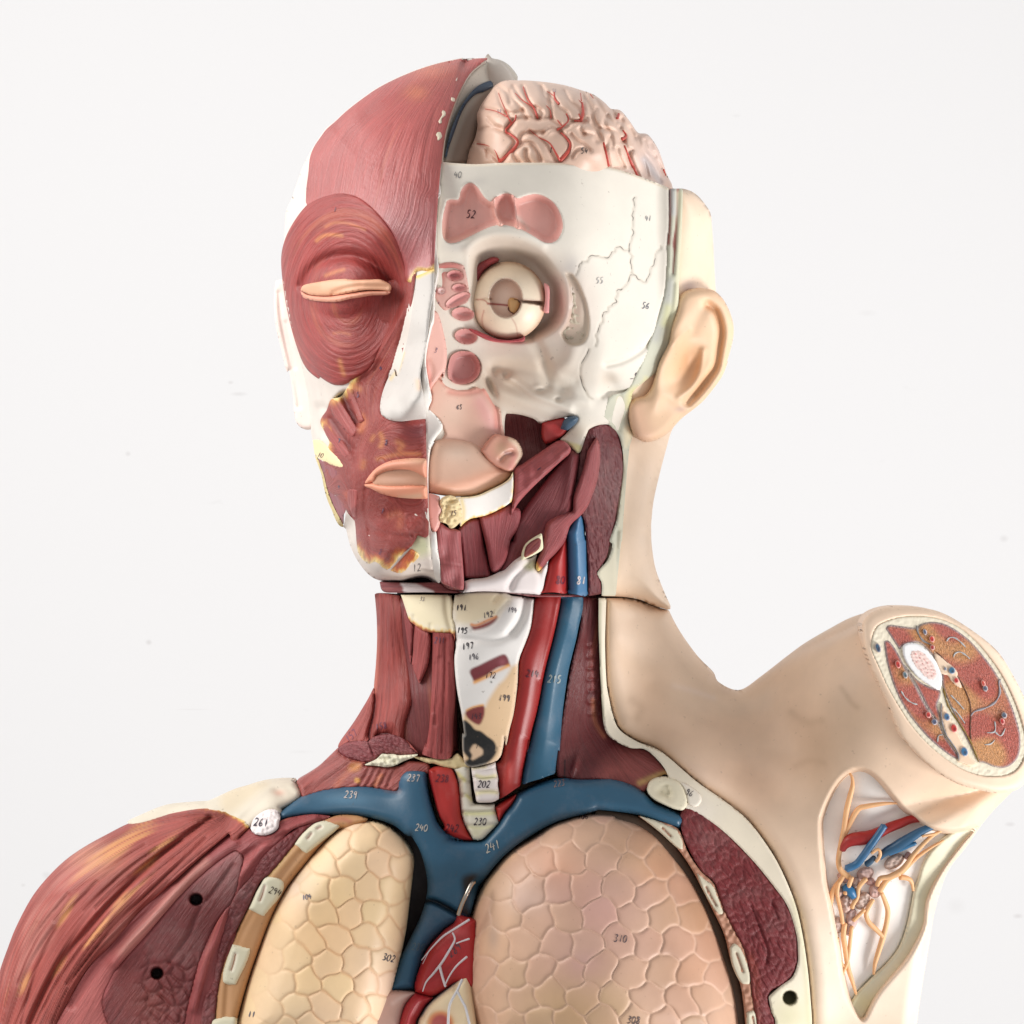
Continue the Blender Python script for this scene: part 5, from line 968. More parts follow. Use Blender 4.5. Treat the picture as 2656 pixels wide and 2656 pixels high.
LARX = "V 192 285 * 280 262 400 245 560 236 760 232 940 240 * 1060 250 1130 292 1200 300 1350 315 1515 342 * 1505 470 1490 620 1465 800 1420 950 1370 1080 1320 1200 1280 1300 1250 1430 * 1245 1600 1235 1800 I 1555 1600 1520 1740 1490 1880 U 880 60 860 180 825 330 770 400 * 700 430 640 450 520 480 * 400 500 320 460 290 380 270 200 270 0 * I 1140 1800 1130 1700 * 1115 1600 1085 1450 1066 1300 1058 1150 1072 1060 * 1065 900 1045 820 1042 740"
def lar(x, y):
    a = np.abs((x - 1262) / 150); return TO(x, y) - 26 * a ** 2 + 10
larynx = td('larynx', LARX, lar, (224, 220, 216), M_PNT, h=3, off=4, bevel=9, bh=10, thick=130,
   ops=[('g', "V 200 1010 400 1020 600 1020 760 1040 900 1030 1050 970 1180 870 1280 720 1340 560 1380 350", 10, 9), ('g', "V 860 380 920 310 960 250", 6, 8), ('g', "V 1370 340 1340 520 1270 720 1150 900", 14, 12), ('b', 1330, 1600, 40, 60, 10, 30), ('g', "V 480 870 700 840 880 700 930 580 1080 400", 6, 4),
        ('b', 1290, 1730, 60, 30, -8, -20), ('g', "V 200 760 220 900 210 1050", 8, 6)],
   paint=[('p', "V 150 250 940 230 1000 260 1100 300 1120 350 1030 450 950 550 880 650 700 710 450 780 200 740 170 600", (224, 210, 180), 12),
          ('p', "V 1250 1425 1140 1480 1100 1560 1020 1680 900 1800 I 1340 1500 1310 1560 1290 1540 1240 1560 1150 1600 1110 1720 1100 1932 X 1180 2000 1300 2010 1330 1950 1345 1800 1345 1720", (216, 184, 146), 6),
          ('p', "V 455 780 520 800 600 780 750 720 850 660 905 640 880 700 800 770 700 820 600 850 500 865 480 830", (130, 54, 50), 4), ('s', "V 470 770 560 780 740 700 880 640", 3.4, (214, 130, 70), .9),
          ('p', "V 440 1570 470 1510 600 1450 800 1350 990 1270 1060 1300 1100 1400 1105 1470 1050 1460 900 1500 700 1640 530 1730 480 1660", (112, 44, 50), 3), ('s', "V 520 1740 700 1660 850 1570 1000 1500 1090 1460", 4.5, (226, 160, 84), .9), ('d', 1303, 1718, 10, 10, (160, 90, 100), .5),
          ('p', "I 1150 1610 1170 1580 1220 1560 1300 1545 1310 1600 1300 1650 1270 1705 1220 1690 1170 1650", (120, 50, 50), 3), ('s', "I 1160 1585 1220 1555 1300 1540", 2.6, (226, 160, 84), .8),
          ('p', "I 1110 1700 1140 1665 1190 1700 1230 1745 1280 1760 1330 1800 1385 1840 1408 1890 1400 1932 U 775 200 765 270 715 360 630 440 520 500 410 512 320 490 300 420 360 375 320 320 270 250 262 100 I 1105 1800 1100 1740", (13, 14, 14), 3),
          ('p', "U 380 260 405 205 450 165 515 205 565 250 560 315 510 345 445 385 405 395 395 370 415 330 395 290", (206, 176, 146), 3),
          ('r', LARX, [(-1, (206, 196, 180), .5), (6, WHT, 0)]), ('d', 1274, 1769, 2.5, 2.5, (50, 45, 40), 1)],
   texts=[('V', 330, 490, '191.', 100, (60, 52, 56), 0, 3.2), ('V', 745, 605, '192', 95, (90, 84, 90), -12), ('V', 1155, 530, '194', 90, (110, 106, 112), 4), ('V', 315, 870, '195', 100, (60, 56, 60), 4, 3.4), ('V', 405, 1130, '197', 110, (60, 56, 62), -8, 3), ('V', 505, 1310, '196', 100, (90, 86, 92), -8),
          ('V', 790, 1620, '172', 100, (60, 36, 40), 0, 2.4), ('I', 1478, 1485, '199', 54, (80, 72, 76), 5), ('I', 1240, 1635, '143', 50, (70, 40, 50)), ('I', 1248, 1885, '1', 40, (50, 40, 40), 5)])
td('carotid_artery', "J 440 650 * 480 612 530 618 662 620 * 655 700 625 850 590 1000 550 1150 515 1300 490 1450 460 1600 420 1750 380 1932 U 1220 100 1190 300 1150 500 1110 740 1085 770 * 1000 830 900 900 800 955 * 785 850 775 700 760 550 750 440 * 820 390 860 230 890 50 J 200 1850 240 1650 280 1450 298 1300 302 1200 * 320 1110 380 950 410 830 425 740",
   lambda x, y: TO(x, y), (150, 36, 34), M_GLOSS, h=3.2, ends=[T('J 460 615 662 620'), T('U 800 955 1085 770')], off=4, bevel=36, bh=30, thick=100, ops=[('g', "J 640 650 600 870 540 1130 500 1320", 7, -8), ('g', "U 900 450 900 600 850 850", 10, -6)], paint=[('d', 1318, 2010, 14, 40, (200, 70, 60), .5)], texts=[('J', 425, 1280, '214', 58, (90, 28, 40), 3, 4)])
td('jugular_vein', "J 664 622 * 760 640 846 640 * 842 740 812 870 785 1000 752 1130 722 1260 700 1400 680 1550 665 1700 655 1850 648 1932 U 1650 200 1620 400 1600 590 * 1500 620 1400 660 1260 700 1130 750 * 1130 640 1180 400 1220 150 J 385 1932 430 1750 465 1600 495 1450 520 1300 555 1150 595 1000 628 850 655 700",
   lambda x, y: TO(x, y), (44, 90, 116), M_GLOSS, h=3.2, ends=[T('J 664 624 846 640'), T('U 1130 750 1600 600')], off=0, bevel=42, bh=30, thick=100, ops=[('b', 1500, 1640, 14, 160, 8, 12)], texts=[('J', 608, 1325, '215', 62, (140, 150, 150), 3, 4)])
td('neck_muscle', "J 845 640 * 975 650 * 975 900 985 1200 1000 1500 1015 1690 1050 1790 1130 1850 1240 1900 * Q 330 -20 400 30 470 110 512 168 * 470 160 430 190 380 215 352 250 330 285 * 250 245 150 215 0 192 * U 1932 680 1800 660 1640 640 * 1620 500 1660 100 J 700 1500 750 1200 820 900", TO, (98, 38, 40), M_MUS, h=3.6, off=-32, bevel=5, thick=120, fib=guides([(0, "J 850 700 760 1300 700 1900"), (50, "J 900 1300 800 1700 Q 0 100"), (110, "J 970 1600 1100 1900 Q 350 240"), (130, "J 1240 1900 Q 500 160")]),
   ops=[('g', "J 865 650 880 1000 890 1500", 7, 6), ('b', 1560, 2000, 60, 50, 26), ('b', 1490, 1990, 8, 30, 14, 15)] + [('g', "J %d %d %d %d" % (885 + k * 2, 1050 + k * 95, 950 + k * 3, 1045 + k * 95), 4, 5) for k in range(7)],
   paint=[('p', "J 1240 1895 Q 330 -20 400 30 470 110 512 168 470 160 380 215 330 285 250 245 150 215 30 192 60 100 X 1600 1960", (148, 76, 72), 30), ('s', "J 930 1500 940 1650 970 1730 1020 1800", 6, (170, 100, 74), .8), ('s', "Q 300 220 420 170 480 150", 8, (214, 186, 110), .5), ('s', "J 920 1050 930 1400", 9, (150, 70, 66), .6)],
   strokes=[(T("U 1742 380 1738 640"), 2.4, (40, 20, 30), 0), (T("U 1715 615 1738 650 1765 615"), 2.4, (40, 20, 30), 0)])
td('neck_rim', "I 434 514 * 700 522 900 518 950 517 * 1000 560 1100 590 1145 590 * 1400 590 1700 612 1775 626 * J 510 614 720 620 870 634 * 1000 630 * I 1932 640 * 1700 636 1600 620 1400 597 1200 600 1050 606 800 600 560 604 480 600 450 580 440 550", lambda x, y: TO(x, y), (132, 62, 64), M_MUS, h=2.8, off=10, bevel=6, thick=140, fib=straight(0),
   paint=[('p', "I 606 520 720 524 800 555 890 603 650 602 630 560", (222, 210, 210), 3), ('p', "I 1140 560 1500 560 1600 595 1780 620 1600 612 1300 592 1130 603", (214, 200, 200), 3)])
td('windpipe', "U 150 515 * 210 500 300 470 380 490 * 385 700 400 850 415 960 432 1030 * 600 1035 740 1030 * 735 1080 760 1180 790 1290 * 720 1370 640 1450 560 1525 490 1545 430 1535 * 370 1440 310 1320 265 1180 245 1000 232 850 215 700 185 590", TO, (218, 212, 196), M_PNT, h=2.8, off=-2, bevel=14, bh=16, thick=80,
   ops=[('g', "U 250 1130 450 1140 740 1120", 4, 7), ('g', "U 300 1330 500 1340 760 1310", 5, 6), ('g', "U 340 1190 340 1300", 5, 4), ('g', "U 220 700 300 680 380 700", 5, 7), ('g', "U 240 900 310 890 400 900", 5, 7), ('g', "U 370 500 380 800 410 1020", 7, 7)],
   paint=[('s', "U 300 1160 500 1165 740 1150", 6, (206, 202, 140), .7), ('s', "U 350 1350 550 1370 720 1340", 5, (200, 196, 150), .7), ('s', "U 200 590 300 680", 6, (216, 206, 120), .7), ('s', "U 260 700 270 900", 6, (200, 180, 150), .6), ('d', 1235, 2160, 20, 16, (196, 190, 150), .6), ('s', "U 330 900 400 960", 5, (206, 196, 110), .6)], texts=[('U', 530, 1275, '230', 100, (70, 62, 72), 0, 3)])
td('windpipe', "U 398 505 * 500 495 640 460 745 425 * 760 550 785 650 778 750 798 860 795 950 * 740 985 680 1000 580 1003 500 1004 * 470 980 460 900 440 820 430 720 415 640", TO, (222, 212, 208), M_PNT, h=2.8, off=14, bevel=12, bh=14, thick=80,
   ops=[('g', "U 430 645 560 655 760 630", 4, 7), ('g', "U 460 845 600 840 790 840", 4, 6), ('g', "U 420 545 600 545 740 500", 4, 5)], paint=[('s', "U 480 620 600 650 740 620", 6, (222, 214, 150), .7), ('s', "U 480 870 620 850 760 860", 6, (216, 206, 150), .7), ('s', "U 420 510 600 490", 5, (216, 200, 140), .6)], texts=[('U', 585, 740, '202', 100, (70, 62, 66), 2, 3.2)])
td('aorta_branch', "U 742 1075 * 830 1010 940 945 1045 888 * 1020 960 960 1050 880 1140 795 1285 * 770 1220 755 1130", TO, (176, 46, 42), M_GLOSS, h=2.8, off=-2, bevel=18, bh=20, thick=80, ops=[])
td('brachiocephalic_artery', "K 1640 470 * 1720 440 1800 445 1850 460 * 1890 560 1905 680 U 230 780 240 950 258 1180 320 1360 380 1470 425 1540 * 300 1545 180 1520 80 1470 -10 1400 * K 1780 940 1730 850 1690 700 1650 560", TO, (168, 42, 38), M_GLOSS, h=3, off=8, bevel=30, bh=34, thick=100,
   ops=[('g', "K 1670 480 1700 700 1740 850 1780 950", 7, -10)], paint=[('s', "K 1650 500 1680 700 1730 880", 8, (124, 26, 30), .6)], texts=[('K', 1765, 545, '238', 62, (100, 26, 40), 3, 3.4), ('K', 1845, 960, '242', 64, (90, 24, 36), 3, 3.4)])
# ------------------------------------------------------------------ chest
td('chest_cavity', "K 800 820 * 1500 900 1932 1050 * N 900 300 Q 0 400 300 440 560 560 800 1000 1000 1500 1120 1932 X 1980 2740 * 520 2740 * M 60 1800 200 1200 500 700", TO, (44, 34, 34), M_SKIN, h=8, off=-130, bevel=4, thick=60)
VEIN = "K 400 830 * 490 750 590 685 750 635 950 605 1100 602 1250 622 1340 640 1388 640 * 1392 580 1415 520 1460 480 * 1540 472 1632 485 * 1645 650 1680 800 1730 930 1810 1010 1932 1060 * U 80 1500 180 1545 300 1560 430 1560 * 500 1560 580 1535 680 1430 790 1300 880 1150 960 1060 1030 950 1060 885 * 1200 815 1350 745 1500 690 1640 662 1800 655 1932 672 Q 80 185 180 212 270 250 340 300 * 400 365 480 400 560 430 606 455 * 612 500 580 545 * 520 525 430 495 300 450 150 425 0 412 * N 1700 170 1500 220 1350 280 1150 400 1000 520 880 650 780 780 * 740 900 700 1050 * 600 1080 480 1160 340 1310 280 1480 240 1640 * 140 1650 30 1662 * N 120 1400 190 1250 285 1060 325 940 * 350 800 335 650 285 480 215 360 * K 1460 1020 1380 950 1280 905 1150 870 1000 850 850 850 700 850 600 856 500 872 410 892 *"
td('great_vein', VEIN, TO, BLUE, M_GLOSS, h=3.6, off=2, bevel=26, bh=30, thick=90,
   ops=[('g', "N 300 900 380 900 480 940 600 1010", 8, 34), ('b', 1245, 2300, 20, 26, -46, 20), ('g', "K 1500 560 1560 800 1650 1000 1800 1200", 50, -14), ('b', 1130, 2230, 60, 90, 10, -30), ('b', 1150, 2500, 60, 100, -30)],
   paint=[('p', "N 640 720 700 680 760 690 740 740 700 850 690 960 720 1040 640 1020 610 1000 640 850", (20, 20, 24), 8), ('s', "N 330 905 400 905 480 935 600 1008", 6, (22, 24, 28), .95), ('d', 900, 2075, 60, 14, (90, 140, 170), .4), ('s', "K 1400 650 1300 640", 8, (104, 96, 104), .6)],
   texts=[('K', 1000, 680, '239', 60, (180, 170, 166), 4, 3), ('K', 1522, 540, '237', 58, (170, 160, 156), 4, 3), ('K', 1590, 955, '240', 58, (170, 166, 160), 4, 3), ('N', 893, 447, '241', 72, (180, 176, 166), -22, 3), ('U', 1660, 725, '223', 90, (130, 110, 110), -10, 2.2), ('N', 275, 1288, '280', 60, (70, 96, 110), 5, 2.6)])
M_PIN = material('polished_metal', rough=.25, mottle=.05, spec=.8); M_PIN.node_tree.nodes['Principled BSDF'].inputs['Metallic'].default_value = 1
tube('metal_pin', "N 738 745 715 770 670 860 630 950 607 1022", 5.5, [330, 345, 350, 340, 330], (170, 160, 150), M_PIN, parent=model, n=14, dfun=None)

# deltoid
DSIL = spline("L 1700 100 1600 150 1400 190 1200 238 1060 272 900 352 700 462 530 582 370 742 250 902 130 1132 60 1312 0 1482 -60 1702 -110 2050 -130 2400", False, 12)
DEL = "L 1862 172 * 1780 155 1700 150 1600 160 1400 195 1200 240 1060 275 900 355 700 465 530 585 370 745 250 905 130 1135 60 1315 0 1485 -60 1705 -110 2050 -110 2250 * 300 2250 * 420 2050 520 1850 620 1650 750 1450 950 1240 1150 1010 1400 790 1700 520 1900 350 * K 10 1080 100 1000 145 955 * 120 900 60 860 -10 840"
SF5 = guides([(0, "L 1850 170 1400 200 1060 280 700 470 370 750 130 1140 0 1500 -100 2000"), (70, "L 1860 180 1300 400 900 640 500 980 200 1450 50 1932"), (140, "L 1870 190 1500 450 1000 850 600 1350 300 1932"), (220, "L 1932 300 1500 650 1150 1000 850 1300 600 1650 420 2050")], .02)
td('deltoid_muscle', DEL, TO, (162, 78, 70), M_MUSF, h=3.6, off=8, bevel=12, bh=11, roundback=(0, (120, 60)), fib=SF5,
   ops=[lambda x, y, d: d - 100 * (1 - circ(ldist(x, y, DSIL, 90) / 80)) * sm((520 - x) / 160), strands(SF5, 6.2, 20, 6), ('g', "L 1740 235 1600 330 1350 520 1100 750 900 950 700 1180 520 1400 380 1650 250 1932", 8, 24), ('g', "L 1500 420 1250 580 1000 780 800 970", 5, 8), ('g', "L 1200 450 900 640 650 830 450 1080", 5, 8), ('g', "L 1400 800 1150 1010 950 1240 740 1450 600 1680 480 1932", 16, 14),
        ('g', "L 1700 400 1300 780 1000 1050 800 1290 560 1600", 5, 9), ('g', "L 1000 900 750 1200 500 1550 300 1932", 5, 9), ('g', "L 800 760 500 1100 300 1500 180 1932", 5, 8), ('g', "L 560 860 330 1200 150 1600", 5, 7), ('g', "L 1300 480 1000 700 700 1000", 4, 6), ('g', "L 300 1100 150 1400 50 1800", 5, 6)],
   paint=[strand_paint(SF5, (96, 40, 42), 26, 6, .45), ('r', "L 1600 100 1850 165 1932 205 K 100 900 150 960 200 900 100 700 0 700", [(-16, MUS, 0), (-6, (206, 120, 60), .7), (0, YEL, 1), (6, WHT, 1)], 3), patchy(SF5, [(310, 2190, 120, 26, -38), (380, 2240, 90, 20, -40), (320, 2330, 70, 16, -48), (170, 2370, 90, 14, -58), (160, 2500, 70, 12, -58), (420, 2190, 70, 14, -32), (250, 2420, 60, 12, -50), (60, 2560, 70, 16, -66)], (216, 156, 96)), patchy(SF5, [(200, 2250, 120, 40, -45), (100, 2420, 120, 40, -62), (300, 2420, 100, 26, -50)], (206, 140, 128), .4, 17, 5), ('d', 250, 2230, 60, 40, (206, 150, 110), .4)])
td('shoulder_bone', "L 1050 262 * 1200 195 1300 155 1400 130 1600 112 1700 108 * K 0 655 100 625 250 580 400 560 520 560 * 570 640 585 680 560 720 480 770 420 800 * 420 850 330 830 230 880 160 960 * 100 960 20 930 * L 1850 300 1700 330 1500 340 1300 350 1150 330", lambda x, y: TO(x, y) - 50 * sm((560 - x) / 140), (216, 206, 188), M_BONE, h=3.6, off=-2, bevel=22, bh=30, thick=100, ops=[('pit', 'L 1100 300 1300 240 1500 215 1700 195 1850 225 1900 420 1100 420', 60, 12), ('g', "K 60 860 160 760 280 650 420 590 500 600 550 650", 9, -8), ('b', 722, 2055, 20, 12, -12, 30), ('b', 700, 2080, 50, 26, 14, -30)], paint=[('d', 724, 2056, 14, 8, (206, 150, 130), .6), ('p', "K -50 640 250 575 300 600 150 720 0 830 -80 800", (214, 198, 170), 12, .8)])
td('coracoid_section', "K 160 960 * 180 890 230 840 300 805 360 802 395 830 410 880 * 400 900 390 960 340 1000 280 1020 220 1015 180 1000", TO, (226, 216, 214), M_POR, h=2.8, off=14, bevel=9, thick=60, ops=[('noise', 16, 2.5, 4)], texts=[('K', 250, 910, '261', 66, (60, 54, 66), 5, 3.2)])
SF6 = guides([(0, "K 900 340 700 450 560 570"), (50, "K 1000 400 800 560 650 690"), (100, "K 1250 450 1100 560 900 640"), (140, "K 1450 450 1330 560 1200 640")], .06)
td('trapezius_muscle', "K 890 292 * 905 335 1000 385 1130 412 1110 432 * 1220 440 1300 450 1400 440 1480 400 * 1640 420 1660 500 * 1500 540 1400 640 * 1390 660 1300 650 1150 625 950 630 750 660 600 710 585 690 * 545 565 * 700 470 800 380", TO, (152, 74, 68), M_MUS, h=3.6, off=-8, bevel=10, bh=12, thick=110, fib=SF6,
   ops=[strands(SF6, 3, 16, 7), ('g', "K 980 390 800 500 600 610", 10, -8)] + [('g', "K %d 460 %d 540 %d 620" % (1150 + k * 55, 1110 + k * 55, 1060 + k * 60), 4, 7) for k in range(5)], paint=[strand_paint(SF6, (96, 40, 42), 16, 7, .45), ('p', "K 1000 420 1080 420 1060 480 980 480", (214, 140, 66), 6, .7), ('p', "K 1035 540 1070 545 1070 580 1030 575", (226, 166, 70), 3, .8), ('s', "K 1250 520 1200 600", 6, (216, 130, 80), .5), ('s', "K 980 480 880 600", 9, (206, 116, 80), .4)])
# pectoral parts
FA = facets(17, 3, 3.2, 62, 1.7); FB_ = facets(15, 5, 3.4, -55, 1.6); FC = facets(34, 8, 6, 10, 1.0, (150, 84, 78), .5, lambda x, y: sm((y - 2440) / 80) * sm((x - 330) / 60)); FD = facets(10, 9, 2.6, 80, 2.0)
PECS = "L 1932 500 * 1800 590 1600 760 1400 970 1200 1210 1050 1370 960 1480 910 1570 860 1680 845 1770 870 1880 920 2000 960 2100 * 1500 2100 1530 1900 1600 1600 1660 1380 1760 1150 1880 980 * 1932 900 K 100 1250 60 1150"
PF = lambda x, y: TO(x, y)
td('pectoral_muscle', "K 145 960 * 200 1010 330 1015 400 960 * 410 900 520 865 680 845 830 860 * 760 900 620 930 500 980 400 1080 280 1210 170 1380 70 1520 L 1932 1400 1850 1560 1720 1800 1680 2100 * 300 2150 * 480 1900 620 1650 750 1450 950 1240 1150 1010 1400 790 1700 520 1932 330 * K 20 1060 90 1010", PF, (150, 72, 72), M_MUS, h=4, off=-6, bevel=5, thick=120,
   fib=guides([(0, "K 150 970 L 1700 520 1150 1010 750 1450 300 2100"), (60, "K 300 1020 L 1800 560 1300 1050 950 1450 600 2000"), (110, "K 500 960 0 1300 L 1800 900 1400 1500 1200 2000"), (160, "K 760 880 300 1080 50 1400 L 1700 1500 1580 2000")]),
   ops=[('pit', PECS, 70, 12), ('g', "L 1932 430 1700 590 1500 780 1300 1010 1100 1230 950 1420", 14, -20), ('g', "L 1932 370 1500 720 1200 1040 900 1330 600 1760", 14, 16), ('g', "K 700 880 480 970 330 1050 200 1190 100 1330 0 1450 L 1800 1200 1700 1420 1600 1800", 12, -14), ('g', "K 400 940 200 1060 50 1180", 12, -6), ('g', "K 450 1000 250 1100 0 1280 L 1850 850 1650 1200 1450 1400", 8, 10)],
   paint=[('s', "L 1700 600 1450 850 1200 1130 1000 1350", 14, (204, 140, 126), .6), ('p', "L 900 1400 1000 1380 900 1560 850 1700 860 1850 900 2100 400 2100 560 1800", (182, 100, 96), 20), ('s', "K 600 920 330 1060 160 1230 0 1440 L 1740 1300 1650 1550", 12, (180, 92, 90), .6)])
td('pectoral_section', PECS, PF, (124, 58, 58), M_CUT, h=3.6, off=-2, bevel=5, thick=100, fib=straight(-55, .1),
   ops=[FC[0],  ('g', "L 1932 620 1800 800 1640 1000 1560 1200 1400 1420", 6, 7), ('pit', TE('L', 1622, 902, 62, 56), 50, 6), ('pit', TE('L', 1298, 1512, 58, 56), 50, 6)] + [('g', g, 4, 4) for g in ["L 1180 1760 1300 1690 1420 1800 1360 1920", "L 1330 1620 1420 1700 1500 1660", "L 1240 1840 1300 1900", "L 1440 1800 1500 1900"]],
   paint=[FC[1], ('p', TE('L', 1622, 905, 52, 48), (14, 14, 14), 2.5), ('p', TE('L', 1300, 1515, 50, 46), (14, 14, 14), 2.5), ('s', "L 1932 520 1600 780 1200 1230 950 1510 870 1700", 5, (170, 90, 92), .6), ('d', 380, 2600, 60, 50, (144, 74, 66), .6), ('d', 300, 2520, 50, 40, (136, 52, 48), .5), ('d', 420, 2400, 70, 60, (136, 72, 74), .4)])
td('intercostal_section', "K 770 895 * 640 925 560 950 440 1040 300 1160 210 1280 180 1350 100 1440 0 1580 M 80 1200 40 1400 0 1600 L 1680 1750 1640 2100 * M 20 1900 * 60 1600 120 1330 220 1120 300 960 400 750 480 680 560 600 680 440 760 340 860 260 980 215 *", PF, (118, 50, 52), M_CUT, h=3.2, off=4, bevel=6, thick=90, fib=straight(-50, .2), ops=[FB_[0]], paint=[FB_[1]])
RB = lambda x, y: TO(x, y)
ribs = td('rib_cartilage', "M 980 210 * 1080 185 1210 190 * 1300 230 1150 300 1050 310 900 450 750 630 620 800 500 1030 400 1280 290 1600 200 1932 170 2080 * 0 2080 * 20 1900 40 1650 90 1430 160 1270 230 1100 300 960 380 800 450 700 540 590 660 450 740 360 850 260", RB, RIBT, M_PNT, h=3, off=8, bevel=20, bh=24, thick=90,
   ops=[('g', "M 760 480 650 620 540 760", 8, 5), ('g', "M 340 1010 250 1180 210 1290", 8, 5), ('g', "M 130 1600 110 1900", 8, 5)], fib=None, paint=[('s', "M 640 470 540 620 450 700", 9, (190, 160, 100), .6), ('s', "M 280 1030 200 1230", 9, (176, 126, 80), .7), ('s', "M 1000 230 1090 220 1150 240", 8, (170, 96, 80), .6), ('s', "M 560 700 640 620 720 520", 7, (206, 160, 120), .6)])
for sp, gs, tx in [("M 688 432 * 740 360 800 300 860 255 930 236 * 990 240 1075 275 * 1020 330 930 400 860 460 800 510 770 505", ["M 800 380 830 340", "M 880 300 910 285"], []),
                   ("M 410 760 * 440 715 500 696 560 712 608 745 * 600 800 560 880 500 960 440 1040 * 400 1030 350 1000 305 975 * 340 900 370 830", ["M 440 780 420 850 400 900"], [('M', 530, 825, '294', 58, (90, 80, 70), 18)]),
                   ("M 170 1268 * 220 1270 280 1285 332 1292 * 320 1360 280 1460 230 1560 205 1615 * 150 1610 110 1600 82 1580 * 90 1500 120 1400", ["M 195 1350 180 1420 160 1480"], []),
                   ("M 0 1905 * 80 1870 180 1862 * 210 1900 190 2000 180 2080 * -20 2080 *", ["M 60 1960 50 2050"], [])]:
    part('rib_section', sp, RB, (216, 210, 184), M_BONE, parent=ribs, h=2.8, off=14, bevel=14, bh=14, thick=60, ops=[('g', g, 4, 7) for g in gs], paint=[('s', g, 2.6, (214, 130, 120), .9) for g in gs] + [('s', g, 9, (232, 228, 212), .5) for g in gs], texts=tx)

# lungs with their lobule pattern
def cells(P, size, seed, skip=0.0):
    rs = np.random.RandomState(seed); x0, y0 = P.min(0) - size; x1, y1 = P.max(0) + size; pts = []
    j = 0; yy = y0
    while yy < y1:
        xx = x0 + (j % 2) * size * .5
        while xx < x1:
            pts.append((xx + rs.randn() * size * .105, yy + rs.randn() * size * .105)); xx += size
        yy += size * .87; j += 1
    pts = np.array(pts)
    tint = rs.rand(len(pts), 3)
    def f(x, y):
        e = np.zeros(len(x)); idn = np.zeros(len(x), int)
        xw = x + 5 * np.sin(y * .035) + 3 * np.sin(y * .11); yw = y + 5 * np.sin(x * .04 + 1) + 3 * np.sin(x * .12)
        for i in range(0, len(x), 20000):
            d = np.hypot(xw[i:i + 20000, None] - pts[:, 0], yw[i:i + 20000, None] - pts[:, 1])
            k = np.argpartition(d, 1, axis=1)[:, :2]; a = np.take_along_axis(d, k, 1); o = a.argsort(1); a = np.take_along_axis(a, o, 1)
            e[i:i + 20000] = (a[:, 1] - a[:, 0]) * .5; idn[i:i + 20000] = np.take_along_axis(k, o, 1)[:, 0]
        return e, tint[idn]
    return f
def lung(name, spec, size, seed, base, line, fade, extra, texts, dome, bev, bhh, off, label=None):
    P = spline(spec); f = cells(P, size, seed); cache = {}
    def g(x, y):
        k = (len(x), float(x[0]), float(x[-1]), float(y[len(y) // 2]))
        if k not in cache: cache[k] = f(x, y)
        return cache[k]
    def op(x, y, d):
        e, _ = g(x, y); w = fade(x, y); return d - w * 3.6 * np.exp(-(e / 2.8) ** 2) + w * 1.3 * sm(e / 14)
    def pt(x, y, c):
        e, t = g(x, y); w = fade(x, y)
        c = c * (1 + (t - .5) * np.array([.03, .05, .07]))
        a = (w * .48 * np.exp(-(e / 3.2) ** 2))[:, None]; return c * (1 - a) + lin(line) * a
    return td(name, spec, TO, base, M_SKIN, h=3, off=off, bevel=bev, bh=bhh, thick=60, ops=list(dome) + [op], paint=list(extra) + [pt], texts=texts, label=label)
lung('lung', "M 1175 240 1330 234 1450 270 1560 350 1650 455 1685 560 1672 720 1650 900 1620 1150 1570 1400 1500 1700 1420 1950 1380 2120 * 130 2120 * 200 1932 290 1600 400 1280 500 1020 620 800 750 620 900 450 1050 310", 71, 5, (238, 206, 166), (210, 160, 116),
     lambda x, y: .12 + .88 * sm((x - 640 - (2656 - y) * .22) / 140), [('d', 830, 2400, 110, 200, (240, 202, 152), .65), ('d', 1010, 2560, 60, 130, (232, 206, 182), .6), ('d', 760, 2280, 60, 60, (214, 196, 176), .6), ('d', 880, 2160, 60, 50, (226, 202, 172), .5), ('d', 800, 2640, 120, 40, (226, 196, 160), .5)],
     [('M', 790, 870, '104', 44, (110, 104, 116), -8), ('M', 1480, 1380, '302', 58, (80, 76, 84), 12, 3), ('M', 330, 1850, '11', 50, (110, 104, 110), 5, 3.4)], [('b', 900, 2420, 200, 300, 60, 20)], 90, 110, 40, label='narrow cream yellow lung')
